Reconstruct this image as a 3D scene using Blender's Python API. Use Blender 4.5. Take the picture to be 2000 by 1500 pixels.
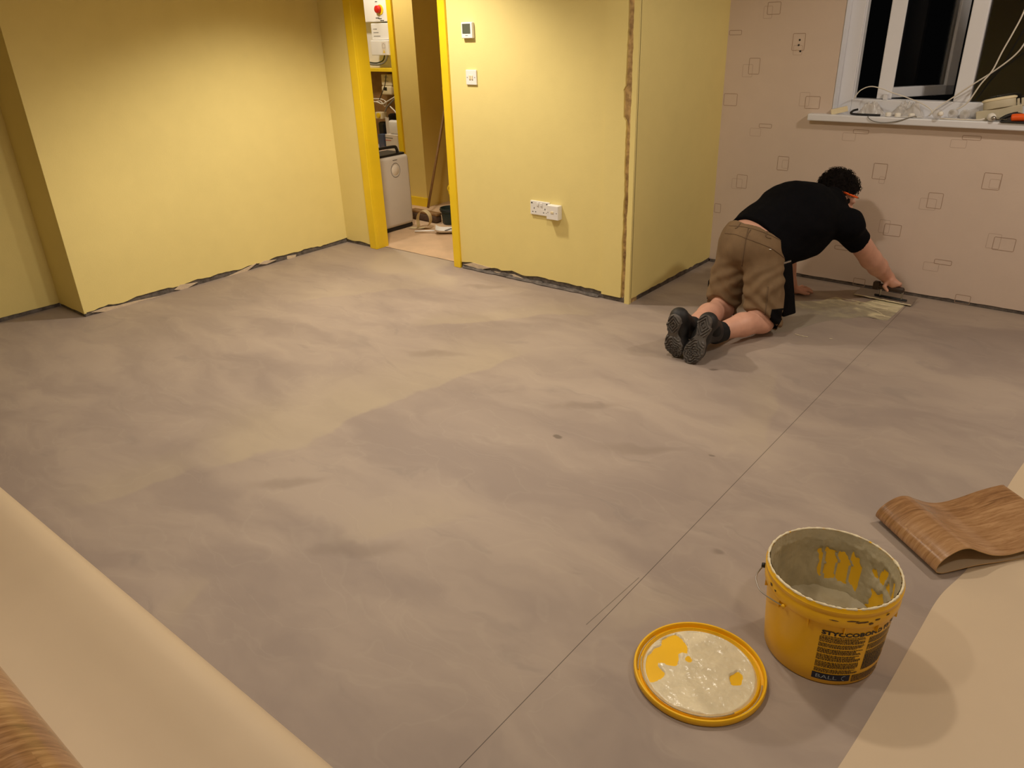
import bpy, bmesh, math, random
import numpy as np
from mathutils import Vector, Matrix, noise as mnoise
from mathutils.bvhtree import BVHTree

for o in list(bpy.data.objects): bpy.data.objects.remove(o, do_unlink=True)
scene = bpy.context.scene
COL = scene.collection
random.seed(7); RNG = np.random.default_rng(11)
R = math.radians

# ------------------------------------------------------------------ camera
CAM_H = 1.55; FPX = 1480.6; PITCH = R(25.618); ROLL = R(1.988); YAW = R(40.06)
_fh = Vector((-math.sin(YAW), math.cos(YAW), 0)); _rt0 = Vector((math.cos(YAW), math.sin(YAW), 0))
FWD = _fh*math.cos(PITCH) + Vector((0, 0, -math.sin(PITCH)))
_dn0 = FWD.cross(_rt0)
RT = _rt0*math.cos(ROLL) + _dn0*math.sin(ROLL)
DN = -_rt0*math.sin(ROLL) + _dn0*math.cos(ROLL)
EYE = Vector((0, 0, CAM_H))
cd = bpy.data.cameras.new('camera'); cam = bpy.data.objects.new('camera', cd); COL.objects.link(cam)
cd.sensor_fit = 'HORIZONTAL'; cd.sensor_width = 36.0; cd.lens = FPX/2000*36.0
cd.clip_start = 0.02; cd.clip_end = 100
m = Matrix((RT, -DN, -FWD)).transposed().to_4x4(); m.translation = EYE
cam.matrix_world = m
scene.camera = cam

# ------------------------------------------------------------------ world, lights, exposure
scene.view_settings.view_transform = 'Standard'
scene.view_settings.look = 'None'
scene.view_settings.gamma = 1.0
scene.view_settings.use_curve_mapping = False
scene.view_settings.exposure = 0.0
world = bpy.data.worlds.new('night'); scene.world = world; world.use_nodes = True
world.node_tree.nodes['Background'].inputs[0].default_value = (0.003, 0.003, 0.003, 1)
world.node_tree.nodes['Background'].inputs[1].default_value = 0.4

WARM = (1.0, 0.88, 0.73)
def downlight(x, y, power, size=130, blend=0.8, z=2.385, col=WARM, rad=0.085):
    l = bpy.data.lights.new('ceiling_downlight', 'SPOT'); l.energy = power; l.color = col
    l.spot_size = R(size); l.spot_blend = blend; l.shadow_soft_size = rad
    o = bpy.data.objects.new('ceiling_downlight', l); COL.objects.link(o); o.location = (x, y, z)
    return o
LIGHTS = [(-3.55, 3.00, 190, 122, 0.6), (0.25, 3.55, 98, 172, 0.3), (-1.65, 2.2, 92, 165, 0.5), (-3.3, 1.75, 52, 130, 0.8), (-1.65, 0.6, 62, 150, 0.8), (0.25, 1.0, 50, 150, 0.8)]
for (x, y, p, s_, b_) in LIGHTS: downlight(x, y, p, s_, b_)
# hall lamp above the passage behind the door
downlight(-5.50, 4.30, 62, size=165, blend=0.4)
downlight(-5.72, 5.13, 16, size=160, blend=0.5, z=2.2, col=(1.0, 0.9, 0.75))

# ------------------------------------------------------------------ pixel helpers (2000 x 1500 frame -> point on a plane of the room)
def _ray(px, py): return FWD + RT*((px-1000)/FPX) + DN*((py-750)/FPX)
def on_z(px, py, z=0.0):
    d = _ray(px, py); return EYE + d*((z-CAM_H)/d.z)
def on_x(px, py, x):
    d = _ray(px, py); return EYE + d*(x/d.x)
def on_y(px, py, y):
    d = _ray(px, py); return EYE + d*(y/d.y)

# ------------------------------------------------------------------ materials
def lin(c):
    if isinstance(c, (int, float)): c = (c, c, c)
    return tuple(((v/255)/12.92 if v/255 <= 0.04045 else ((v/255+0.055)/1.055)**2.4) for v in c)
class NT:
    def __init__(s, name):
        s.m = bpy.data.materials.new(name); s.m.use_nodes = True; s.t = s.m.node_tree
        s.b = s.t.nodes['Principled BSDF']
    def n(s, typ, **kw):
        nd = s.t.nodes.new(typ)
        for k, v in kw.items(): setattr(nd, k, v)
        return nd
    def l(s, a, b): s.t.links.new(a, b)
    def put(s, sock, v):
        if hasattr(v, 'links') or hasattr(v, 'is_output'): s.l(v, sock)
        elif isinstance(v, (tuple, list)) and len(v) == 3 and sock.type == 'RGBA': sock.default_value = (*v, 1)
        else: sock.default_value = v
    def math(s, op, a, b=0.0, clamp=False):
        nd = s.n('ShaderNodeMath', operation=op); nd.use_clamp = clamp
        s.put(nd.inputs[0], a); s.put(nd.inputs[1], b); return nd.outputs[0]
    def mix(s, f, a, b):
        nd = s.n('ShaderNodeMix', data_type='RGBA'); s.put(nd.inputs[0], f); s.put(nd.inputs[6], a); s.put(nd.inputs[7], b); return nd.outputs[2]
    def coord(s, scale=(1, 1, 1), rot=(0, 0, 0), kind='Object'):
        tc = s.n('ShaderNodeTexCoord'); mp = s.n('ShaderNodeMapping')
        mp.inputs['Scale'].default_value = scale; mp.inputs['Rotation'].default_value = rot
        s.l(tc.outputs[kind], mp.inputs[0]); return mp.outputs[0]
    def noise(s, vec, scale, detail=3, rough=0.55, dist=0.0, out=0):
        nd = s.n('ShaderNodeTexNoise'); s.l(vec, nd.inputs['Vector']); nd.inputs['Scale'].default_value = scale
        nd.inputs['Detail'].default_value = detail; nd.inputs['Roughness'].default_value = rough; nd.inputs['Distortion'].default_value = dist
        return nd.outputs[out]
    def ramp(s, f, stops):
        nd = s.n('ShaderNodeValToRGB'); e = nd.color_ramp.elements
        while len(e) < len(stops): e.new(0.5)
        for el, (p, c) in zip(e, stops): el.position = p; el.color = (*c, 1) if isinstance(c, tuple) else (c, c, c, 1)
        s.l(f, nd.inputs[0]); return nd.outputs[0]
    def smooth(s, v, a, b):
        nd = s.n('ShaderNodeMapRange', interpolation_type='SMOOTHSTEP'); s.put(nd.inputs[0], v)
        nd.inputs[1].default_value = a; nd.inputs[2].default_value = b; return nd.outputs[0]
    def bump(s, h, strength=0.3, dist=0.002):
        nd = s.n('ShaderNodeBump'); nd.inputs['Strength'].default_value = strength; nd.inputs['Distance'].default_value = dist
        s.l(h, nd.inputs['Height']); s.l(nd.outputs[0], s.b.inputs['Normal'])
def mat(name, c, rough=0.6, var=0.08, vscale=6, bump=0.0, bscale=200, bdist=0.001, metal=0.0, spec=0.5, alpha=None, trans=0.0, coat=0.0, c2=None):
    t = NT(name); b = t.b; c = lin(c)
    v = t.coord()
    n1 = t.noise(v, vscale, 4)
    lo = tuple(x*(1-var) for x in c) if c2 is None else lin(c2); hi = tuple(min(1, x*(1+var)) for x in c)
    t.l(t.ramp(n1, [(0.3, lo), (0.7, hi)]), b.inputs['Base Color'])
    b.inputs['Roughness'].default_value = rough; b.inputs['Metallic'].default_value = metal
    b.inputs['Specular IOR Level'].default_value = spec
    if trans: b.inputs['Transmission Weight'].default_value = trans
    if alpha is not None: b.inputs['Alpha'].default_value = alpha
    if coat: b.inputs['Coat Weight'].default_value = coat
    if bump: t.bump(t.noise(v, bscale, 3), bump, bdist)
    return t.m
M = {}
def wallpaint(name, c):
    t = NT(name); v = t.coord(); c = lin(c)
    n1 = t.noise(v, 1.3, 3); n2 = t.noise(v, 9, 4)
    f = t.math('ADD', t.math('MULTIPLY', n1, 0.7), t.math('MULTIPLY', n2, 0.3))
    t.l(t.ramp(f, [(0.3, tuple(x*0.95 for x in c)), (0.7, tuple(min(1, x*1.04) for x in c))]), t.b.inputs['Base Color'])
    t.b.inputs['Roughness'].default_value = 0.62; t.b.inputs['Specular IOR Level'].default_value = 0.3
    t.bump(t.noise(v, 130, 4, 0.6), 0.35, 0.0016)
    return t.m
M['yellow'] = wallpaint('yellow_wall_paint', (232, 215, 143))
M['beige'] = wallpaint('beige_wallpaper', (212, 194, 180))
M['ceil'] = mat('white_ceiling_paint', (225, 222, 214), 0.8, 0.02)
M['gloss'] = mat('bright_yellow_gloss', (238, 203, 36), 0.32, 0.05, 5, 0.15, 60, 0.001)
M['dark'] = mat('exposed_dark_membrane', (98, 91, 86), 0.75, 0.45, 30, 0.8, 90, 0.004)
M['plaster'] = mat('torn_plaster', (205, 186, 160), 0.9, 0.12, 40, 0.5, 150, 0.002)
M['timber'] = mat('exposed_old_timber', (196, 166, 112), 0.85, 0.3, 22, 0.7, 60, 0.003, c2=(120, 92, 60))
M['white'] = mat('white_plastic', (232, 230, 226), 0.35, 0.02)
M['upvc'] = mat('white_upvc', (225, 226, 232), 0.3, 0.02)
M['cream_pl'] = mat('cream_plastic', (226, 212, 176), 0.4, 0.05)
M['black'] = mat('black_plastic', (22, 22, 24), 0.45, 0.1)
M['lcd'] = mat('green_grey_screen', (86, 92, 78), 0.2, 0.03)
M['grey'] = mat('grey_plastic', (120, 118, 116), 0.5, 0.05)
M['steel'] = mat('bright_steel', (178, 176, 172), 0.28, 0.08, 30, metal=1.0)
M['wire'] = mat('galvanised_wire', (165, 162, 158), 0.35, 0.05, metal=1.0)
M['red'] = mat('red_plastic', (190, 28, 22), 0.35, 0.05)
M['orange'] = mat('orange_plastic', (235, 92, 18), 0.4, 0.05)
M['ink'] = mat('black_print', (24, 24, 30), 0.5, 0.02)
M['navy'] = mat('navy_print', (18, 26, 52), 0.45, 0.02)
M['silver_ink'] = mat('pale_print', (150, 165, 180), 0.5, 0.02)
M['motif'] = mat('brown_printed_line', (166, 141, 121), 0.6, 0.08, 40)
M['motif2'] = mat('faint_printed_line', (188, 166, 150), 0.6, 0.05, 40)
M['bucket'] = mat('yellow_bucket_plastic', (240, 188, 26), 0.33, 0.05, 8, 0.08, 30, 0.002)
M['paste'] = mat('pale_adhesive_paste', (224, 212, 180), 0.26, 0.09, 22, 0.55, 45, 0.006, spec=0.6)
M['paste_dry'] = mat('grey_adhesive_coat', (184, 173, 144), 0.45, 0.14, 16, 0.5, 60, 0.004)
M['backing'] = mat('cream_vinyl_backing', (198, 178, 150), 0.55, 0.03, 2.5, 0.06, 300, 0.0006)
M['edge'] = mat('vinyl_cut_edge', (206, 172, 122), 0.6, 0.05)
M['skin'] = mat('skin', (208, 158, 136), 0.5, 0.10, 14, 0.2, 120, 0.001)
M['shirt'] = mat('black_cotton', (12, 12, 15), 0.95, 0.12, 20, 0.3, 240, 0.001, spec=0.08)
M['shorts'] = mat('khaki_work_cotton', (122, 100, 75), 0.88, 0.12, 12, 0.45, 320, 0.0012, spec=0.2)
M['seam'] = mat('khaki_seam', (104, 83, 60), 0.9, 0.1, 60)
M['cordura'] = mat('black_cordura', (15, 14, 15), 0.9, 0.1, 60, 0.5, 300, 0.001, spec=0.1)
M['hair'] = mat('dark_brown_hair', (22, 16, 13), 0.8, 0.35, 40, 0.8, 130, 0.005, spec=0.15)
M['sock'] = mat('black_sock', (14, 14, 16), 0.95, 0.1, 30, 0.4, 260, 0.001)
M['shoe'] = mat('black_shoe', (26, 25, 26), 0.6, 0.15, 30, 0.3, 120, 0.001)
M['sole'] = mat('dark_grey_rubber_sole', (92, 87, 83), 0.7, 0.22, 40, 0.3, 200, 0.001)
M['handle'] = mat('dark_brown_wood_handle', (60, 45, 34), 0.55, 0.25, 30)
M['copper'] = mat('copper_pipe', (180, 105, 60), 0.3, 0.1, metal=1.0)
M['blue'] = mat('blue_grey_box', (72, 84, 110), 0.5, 0.06)
M['carton'] = mat('white_carton', (222, 212, 198), 0.7, 0.05)
M['broomwood'] = mat('worn_broom_wood', (140, 104, 62), 0.6, 0.18, 16)
M['bristle'] = mat('dark_brown_bristle', (88, 66, 48), 0.9, 0.3, 80, 0.8, 200, 0.004)
M['tape'] = mat('cream_paper_tape', (222, 204, 160), 0.7, 0.05)
M['green'] = mat('dark_green_plastic', (34, 50, 48), 0.45, 0.1)
M['housing'] = mat('off_white_housing', (206, 198, 188), 0.35, 0.02)
M['clearpl'] = mat('clear_plastic_film', (235, 230, 225), 0.12, 0.02, alpha=0.45, bump=0.6, bscale=40, bdist=0.004)
M['cable'] = mat('white_cable', (222, 216, 205), 0.45, 0.03)
M['gcable'] = mat('grey_cable', (120, 118, 112), 0.5, 0.05)
M['hallfloor'] = mat('dusty_hall_screed', (206, 176, 142), 0.85, 0.14, 4, 0.4, 60, 0.003)
M['hallyellow'] = wallpaint('hall_yellow_paint', (224, 200, 120))
M['fitting'] = mat('aged_beige_fitting', (186, 176, 150), 0.5, 0.08, 20)
M['lampbase'] = mat('white_glass_bulb', (236, 232, 224), 0.15, 0.02)
def glassmat(name, rough=0.0, tint=(1, 1, 1)):
    t = NT(name); b = t.b; b.inputs['Base Color'].default_value = (*tint, 1)
    b.inputs['Roughness'].default_value = rough; b.inputs['Transmission Weight'].default_value = 1.0; b.inputs['IOR'].default_value = 1.45
    return t.m
M['bulbglass'] = mat('clear_bulb_glass', (228, 224, 220), 0.06, 0.02, alpha=0.38)
def panemat():
    t = NT('window_glass'); g = t.n('ShaderNodeBsdfGlossy'); g.inputs['Roughness'].default_value = 0.01
    tr = t.n('ShaderNodeBsdfTransparent'); fr = t.n('ShaderNodeFresnel'); fr.inputs[0].default_value = 1.5
    mx = t.n('ShaderNodeMixShader'); t.l(fr.outputs[0], mx.inputs[0]); t.l(tr.outputs[0], mx.inputs[1]); t.l(g.outputs[0], mx.inputs[2])
    t.l(mx.outputs[0], t.t.nodes['Material Output'].inputs['Surface']); return t.m
M['pane'] = panemat()
def emitmat(name, c, s):
    t = NT(name); t.b.inputs['Base Color'].default_value = (*lin(c), 1); t.b.inputs['Emission Color'].default_value = (*lin(c), 1); t.b.inputs['Emission Strength'].default_value = s; return t.m
M['neon'] = emitmat('orange_indicator', (255, 130, 30), 3.0)

def woodmat():
    # printed oak: boards along local U, drawn from UV so the print bends with the sheet
    t = NT('oak_print_vinyl'); tc = t.n('ShaderNodeTexCoord'); sx = t.n('ShaderNodeSeparateXYZ'); t.l(tc.outputs['UV'], sx.inputs[0])
    u, v = sx.outputs[0], sx.outputs[1]
    row = t.math('FLOOR', t.math('DIVIDE', v, 0.16))
    off = t.math('MULTIPLY', t.math('FRACT', t.math('MULTIPLY', row, 0.377)), 0.9)
    brd = t.math('FLOOR', t.math('DIVIDE', t.math('ADD', u, off), 0.92))
    cell = t.math('ADD', t.math('MULTIPLY', row, 7.31), t.math('MULTIPLY', brd, 3.77))
    wn = t.n('ShaderNodeTexWhiteNoise', noise_dimensions='1D'); t.l(cell, wn.inputs['W'])
    cb = t.n('ShaderNodeCombineXYZ'); t.l(t.math('MULTIPLY', u, 3.0), cb.inputs[0]); t.l(t.math('MULTIPLY', v, 26.0), cb.inputs[1]); t.l(t.math('MULTIPLY', wn.outputs[0], 40.0), cb.inputs[2])
    g1 = t.noise(cb.outputs[0], 2.2, 6, 0.65, 1.1); g2 = t.noise(cb.outputs[0], 9.0, 4, 0.6, 0.4)
    f = t.math('ADD', t.math('MULTIPLY', g1, 0.7), t.math('ADD', t.math('MULTIPLY', g2, 0.25), t.math('MULTIPLY', wn.outputs[0], 0.14)))
    col = t.ramp(f, [(0.30, lin((92, 64, 40))), (0.5, lin((144, 106, 70))), (0.72, lin((178, 140, 100)))])
    vo = t.n('ShaderNodeTexVoronoi'); vo.inputs['Scale'].default_value = 2.1; t.l(tc.outputs['UV'], vo.inputs['Vector'])
    knot = t.smooth(vo.outputs['Distance'], 0.05, 0.015)
    col = t.mix(t.math('MULTIPLY', knot, 0.7), col, lin((62, 36, 20)))
    t.l(col, t.b.inputs['Base Color']); t.b.inputs['Roughness'].default_value = 0.19; t.b.inputs['Specular IOR Level'].default_value = 0.55
    t.bump(g2, 0.2, 0.0008); return t.m
M['wood'] = woodmat()

def floormat():
    t = NT('feathered_screed'); v = t.coord(); b = t.b
    base1, base2 = lin((146, 132, 123)), lin((166, 151, 138))
    warp = t.n('ShaderNodeTexNoise'); t.l(v, warp.inputs['Vector']); warp.inputs['Scale'].default_value = 3.2; warp.inputs['Detail'].default_value = 4
    ws = t.n('ShaderNodeVectorMath', operation='MULTIPLY_ADD'); t.l(warp.outputs['Color'], ws.inputs[0]); ws.inputs[1].default_value = (0.24, 0.24, 0); t.l(v, ws.inputs[2])
    wv = ws.outputs[0]
    sep = t.n('ShaderNodeSeparateXYZ'); t.l(wv, sep.inputs[0]); X, Y = t.math('SUBTRACT', sep.outputs[0], 0.12), t.math('SUBTRACT', sep.outputs[1], 0.12)
    st = t.n('ShaderNodeMapping'); st.inputs['Scale'].default_value = (0.6, 1.5, 1); st.inputs['Rotation'].default_value = (0, 0, R(-50)); t.l(wv, st.inputs[0])
    n1 = t.noise(st.outputs[0], 1.35, 5, 0.55, 0.9)
    n2 = t.noise(st.outputs[0], 3.4, 4, 0.5, 0.8)
    f = t.math('ADD', t.math('MULTIPLY', n1, 0.68), t.math('MULTIPLY', n2, 0.32))
    col = t.mix(t.smooth(f, 0.36, 0.64), base1, base2)
    # thin wispy trowel arcs
    wv2 = t.n('ShaderNodeMapping'); wv2.inputs['Scale'].default_value = (0.5, 1.3, 1); wv2.inputs['Rotation'].default_value = (0, 0, R(-35)); t.l(wv, wv2.inputs[0])
    rid = t.noise(wv2.outputs[0], 2.6, 2, 0.5, 1.8)
    line = t.math('SUBTRACT', 1.0, t.smooth(t.math('ABSOLUTE', t.math('SUBTRACT', rid, 0.5)), 0.0, 0.018))
    col = t.mix(t.math('MULTIPLY', line, 0.07), col, lin((192, 180, 160)))
    dk = t.noise(st.outputs[0], 2.9, 3, 0.5, 2.2)
    col = t.mix(t.math('MULTIPLY', t.smooth(dk, 0.60, 0.74), 0.35), col, lin((132, 122, 116)))
    pale = lin((180, 165, 138))
    # feathered edges of levelling coats: sharp on one side, fading on the other
    def stroke(col, p0, p1, w, amt, side=1, colr=pale, sharp=0.03):
        d = (p1-p0); L = d.length; d.normalize(); nx, ny = -d.y*side, d.x*side
        tt = t.math('ADD', t.math('MULTIPLY', t.math('SUBTRACT', X, p0.x), d.x), t.math('MULTIPLY', t.math('SUBTRACT', Y, p0.y), d.y))
        ss = t.math('ADD', t.math('MULTIPLY', t.math('SUBTRACT', X, p0.x), nx), t.math('MULTIPLY', t.math('SUBTRACT', Y, p0.y), ny))
        mk = t.math('MULTIPLY', t.smooth(ss, 0.0, sharp), t.math('SUBTRACT', 1.0, t.smooth(ss, sharp, w)))
        mk = t.math('MULTIPLY', mk, t.math('MULTIPLY', t.smooth(tt, -0.05, 0.2), t.math('SUBTRACT', 1.0, t.smooth(tt, L-0.2, L+0.05))))
        return t.mix(t.math('MULTIPLY', mk, amt), col, colr)
    def seg(a, b_, *k, **kw):
        nonlocal col
        p, q = on_z(*a), on_z(*b_); col = stroke(col, p, q, *k, **kw)
    seg((400, 925), (620, 862), 0.75, 0.50)
    seg((560, 880), (780, 775), 0.70, 0.45)
    seg((690, 815), (1040, 690), 0.60, 0.40)
    seg((120, 1010), (420, 905), 0.35, 0.30)
    seg((345, 1240), (425, 1120), 0.16, 0.35)
    seg((640, 1070), (960, 1010), 0.30, 0.22)
    seg((1500, 900), (1520, 720), 0.25, 0.22)
    seg((800, 640), (1180, 610), 0.30, 0.35)
    seg((560, 590), (860, 560), 0.5, 0.25)
    seg((1130, 1240), (1500, 1180), 0.2, 0.15)
    # pale doorway screed left bare, with a crisp edge of grey levelling compound
    def region(c, rx, ry, col, colr, amt, rot=0.0, soft=0.12):
        ca, sa = math.cos(rot), math.sin(rot)
        dx, dy = t.math('SUBTRACT', X, c.x), t.math('SUBTRACT', Y, c.y)
        a = t.math('DIVIDE', t.math('ADD', t.math('MULTIPLY', dx, ca), t.math('MULTIPLY', dy, sa)), rx)
        e = t.math('DIVIDE', t.math('SUBTRACT', t.math('MULTIPLY', dy, ca), t.math('MULTIPLY', dx, sa)), ry)
        r = t.math('SQRT', t.math('ADD', t.math('MULTIPLY', a, a), t.math('MULTIPLY', e, e)))
        return t.mix(t.math('MULTIPLY', t.math('SUBTRACT', 1.0, t.smooth(r, 1.0-soft, 1.0)), amt), col, colr)
    col = region(Vector((-3.98, 3.66)), 0.44, 0.42, col, lin((184, 168, 144)), 0.6, 0.3, 0.5)
    col = region(Vector((-3.55, 3.45)), 0.36, 0.16, col, lin((182, 167, 144)), 0.4, -0.3, 0.6)
    col = region(on_z(1085, 857), 0.030, 0.022, col, lin((92, 82, 72)), 0.7, 0.4, 0.5)
    col = region(on_z(1392, 884), 0.022, 0.012, col, lin((96, 84, 74)), 0.6, 0.4, 0.5)
    col = region(on_z(1400, 1092), 0.035, 0.02, col, lin((104, 92, 84)), 0.5, 0.4, 0.7)
    col = region(on_z(1385, 722), 0.03, 0.018, col, lin((92, 80, 70)), 0.6, 0.4, 0.6)
    for q in ((850, 690), (700, 1065), (955, 560), (1140, 790), (1240, 870), (560, 940)):
        col = region(on_z(*q), 0.22, 0.05, col, lin((116, 102, 92)), 0.35, R(35), 0.8)
    # pencil setting-out lines, straight in room space
    sp = t.n('ShaderNodeSeparateXYZ'); t.l(v, sp.inputs[0])
    dx = t.math('ABSOLUTE', t.math('SUBTRACT', sp.outputs[0], -0.886))
    ln = t.math('SUBTRACT', 1.0, t.smooth(dx, 0.0006, 0.0016))
    ln = t.math('MULTIPLY', ln, t.math('LESS_THAN', sp.outputs[1], 4.62))
    a0, a1 = on_z(1145, 1220), on_z(1248, 1128); dd = (a1-a0); LL = dd.length; dd.normalize()
    s2 = t.math('ABSOLUTE', t.math('ADD', t.math('MULTIPLY', t.math('SUBTRACT', sp.outputs[0], a0.x), -dd.y), t.math('MULTIPLY', t.math('SUBTRACT', sp.outputs[1], a0.y), dd.x)))
    t2 = t.math('ADD', t.math('MULTIPLY', t.math('SUBTRACT', sp.outputs[0], a0.x), dd.x), t.math('MULTIPLY', t.math('SUBTRACT', sp.outputs[1], a0.y), dd.y))
    l2 = t.math('MULTIPLY', t.math('SUBTRACT', 1.0, t.smooth(s2, 0.0007, 0.0018)), t.math('MULTIPLY', t.math('GREATER_THAN', t2, 0.0), t.math('LESS_THAN', t2, LL)))
    ln = t.math('MAXIMUM', ln, t.math('MULTIPLY', l2, 0.7))
    col = t.mix(t.math('MULTIPLY', ln, 0.85), col, lin((62, 52, 46)))
    t.l(col, b.inputs['Base Color'])
    b.inputs['Roughness'].default_value = 0.62; b.inputs['Specular IOR Level'].default_value = 0.32
    fine = t.noise(v, 90, 4, 0.6); t.bump(t.math('ADD', t.math('MULTIPLY', f, 0.5), t.math('MULTIPLY', fine, 0.10)), 0.22, 0.005)
    return t.m
M['floor'] = floormat()

# ------------------------------------------------------------------ mesh helpers
ORG = {}
def empty(name, loc):
    o = bpy.data.objects.new(name, None); COL.objects.link(o); o.location = loc; o.empty_display_size = 0.05; ORG[o.name] = Vector(loc); return o
def tag(o, label=None, cat=None, group=None, kind=None):
    if label: o['label'] = label
    if cat: o['category'] = cat
    if group: o['group'] = group
    if kind: o['kind'] = kind
    return o
class MB:
    def __init__(s): s.v = []; s.f = []; s.uv = None
    def add(s, vs, fs):
        k = len(s.v); s.v += [tuple(v) for v in vs]; s.f += [tuple(i+k for i in f) for f in fs]; return s
    def box(s, x0, x1, y0, y1, z0, z1, bev=0.0, seg=2, mtx=None):
        bm = bmesh.new(); bmesh.ops.create_cube(bm, size=1)
        for v in bm.verts: v.co = Vector(((x0+x1)/2+v.co.x*(x1-x0), (y0+y1)/2+v.co.y*(y1-y0), (z0+z1)/2+v.co.z*(z1-z0)))
        if bev: bmesh.ops.bevel(bm, geom=list(bm.edges), offset=bev, segments=seg, affect='EDGES', profile=0.5)
        if mtx is not None: bm.transform(mtx)
        bm.verts.index_update(); s.add([v.co[:] for v in bm.verts], [[v.index for v in f.verts] for f in bm.faces]); bm.free(); return s
    def tube(s, pts, r, n=8, cap=True, closed=False):
        pts = [Vector(p) for p in pts]; N = len(pts); rr = r if isinstance(r, (list, tuple)) else [r]*N
        up = None; vs = []
        for i, p in enumerate(pts):
            if closed: d = pts[(i+1) % N]-pts[i-1]
            else: d = pts[min(i+1, N-1)]-pts[max(i-1, 0)]
            if d.length < 1e-9: d = Vector((0, 0, 1))
            d.normalize()
            if up is None: up = Vector((0, 0, 1)) if abs(d.z) < 0.9 else Vector((1, 0, 0))
            a = d.cross(up)
            if a.length < 1e-6: a = d.orthogonal()
            a.normalize(); up = a.cross(d).normalized()
            for k in range(n):
                t = 2*math.pi*k/n; vs.append(p + a*(math.cos(t)*rr[i]) + up*(math.sin(t)*rr[i]))
        fs = []
        for i in range(N if closed else N-1):
            j = (i+1) % N
            for k in range(n): fs.append((i*n+k, i*n+(k+1) % n, j*n+(k+1) % n, j*n+k))
        if cap and not closed: fs.append(tuple(range(n-1, -1, -1))); fs.append(tuple((N-1)*n+k for k in range(n)))
        return s.add(vs, fs)
    def lathe(s, prof, c=(0, 0, 0), n=48, mtx=None, a0=0.0, a1=2*math.pi):
        full = abs(a1-a0-2*math.pi) < 1e-6; cols = n if full else n+1; vs = []; fs = []
        for (r, z) in prof:
            for k in range(cols):
                t = a0+(a1-a0)*k/n; p = Vector((r*math.cos(t), r*math.sin(t), z))
                if mtx is not None: p = mtx @ p
                vs.append(p+Vector(c))
        for i in range(len(prof)-1):
            for k in range(n):
                k2 = (k+1) % cols; fs.append((i*cols+k, i*cols+k2, (i+1)*cols+k2, (i+1)*cols+k))
        return s.add(vs, fs)
    def grid(s, fn, nu, nv, closeu=False):
        vs = [fn(i/(nu-(0 if closeu else 1)), j/(nv-1)) for j in range(nv) for i in range(nu)]; fs = []
        for j in range(nv-1):
            for i in range(nu if closeu else nu-1):
                i2 = (i+1) % nu; fs.append((j*nu+i, j*nu+i2, (j+1)*nu+i2, (j+1)*nu+i))
        return s.add(vs, fs)
    def poly(s, pts, d):          # flat polygon with thickness vector d
        n = len(pts); d = Vector(d); P = [Vector(p) for p in pts]
        return s.add(P+[p+d for p in P], [tuple(range(n-1, -1, -1)), tuple(range(n, 2*n))]+[(i, (i+1) % n, n+(i+1) % n, n+i) for i in range(n)])
    def build(s, name, m_, parent=None, smooth=False, loc=None, normals=True):
        off = Vector((0, 0, 0))
        if parent is not None: off = ORG[parent.name]
        elif loc is not None: off = Vector(loc)
        me = bpy.data.meshes.new(name); me.from_pydata([(v[0]-off.x, v[1]-off.y, v[2]-off.z) for v in s.v], [], s.f); me.update()
        if normals:
            bm = bmesh.new(); bm.from_mesh(me); bmesh.ops.recalc_face_normals(bm, faces=bm.faces); bm.to_mesh(me); bm.free()
        if smooth:
            me.polygons.foreach_set('use_smooth', [True]*len(me.polygons))
            if smooth is not True:
                try: me.set_sharp_from_angle(angle=R(smooth))
                except Exception: pass
        me.materials.append(m_); o = bpy.data.objects.new(name, me); COL.objects.link(o)
        if parent is not None: o.parent = parent
        elif loc is not None: o.location = off
        ORG[o.name] = off
        return o
def struct(name, mb, m_, label, parent=None, smooth=False):
    o = mb.build(name, m_, parent, smooth)
    if parent is None: tag(o, label, None, None, 'structure')
    return o
def catmull(P, n=8, closed=False):
    P = [Vector(p) for p in P]; out = []; N = len(P)
    for i in range(N if closed else N-1):
        p0, p1, p2, p3 = (P[(i-1) % N], P[i], P[(i+1) % N], P[(i+2) % N]) if closed else (P[max(i-1, 0)], P[i], P[i+1], P[min(i+2, N-1)])
        for k in range(n):
            t = k/n; out.append(0.5*((2*p1)+(p2-p0)*t+(2*p0-5*p1+4*p2-p3)*t*t+(3*p1-p0-3*p2+p3)*t**3))
    if not closed: out.append(P[-1])
    return out
def nz(*p): return mnoise.noise(Vector(p))

# ================================================================== SETTING
XL, XLR, YJOG = -4.80, -5.15, 1.69       # left chimney breast, recess wall, where it steps
YB, XC, YW = 3.735, -2.205, 4.79         # door wall, return wall, window wall
XR, YF, ZC = 1.75, -1.7, 2.40
DX0, DX1 = -4.43, -3.62                  # clear door opening
# floor
f = MB(); f.add([(XLR-0.1, YF-0.1, 0), (XR+0.1, YF-0.1, 0), (XR+0.1, YW+0.1, 0), (XC-0.1, YW+0.1, 0), (XC-0.1, YB+0.1, 0), (DX1+0.1, YB+0.1, 0), (DX0-0.1, YB+0.1, 0), (XLR-0.1, YB+0.1, 0)], [(0, 1, 2, 3, 4, 5, 6, 7)])
floor = struct('floor', f, M['floor'], 'bare screed floor, taupe grey with feathered pale trowel marks')
struct('ceiling', MB().box(XLR-0.2, XR+0.1, YF-0.1, 6.8, ZC, ZC+0.05), M['ceil'], 'plain white ceiling over the room')

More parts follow.
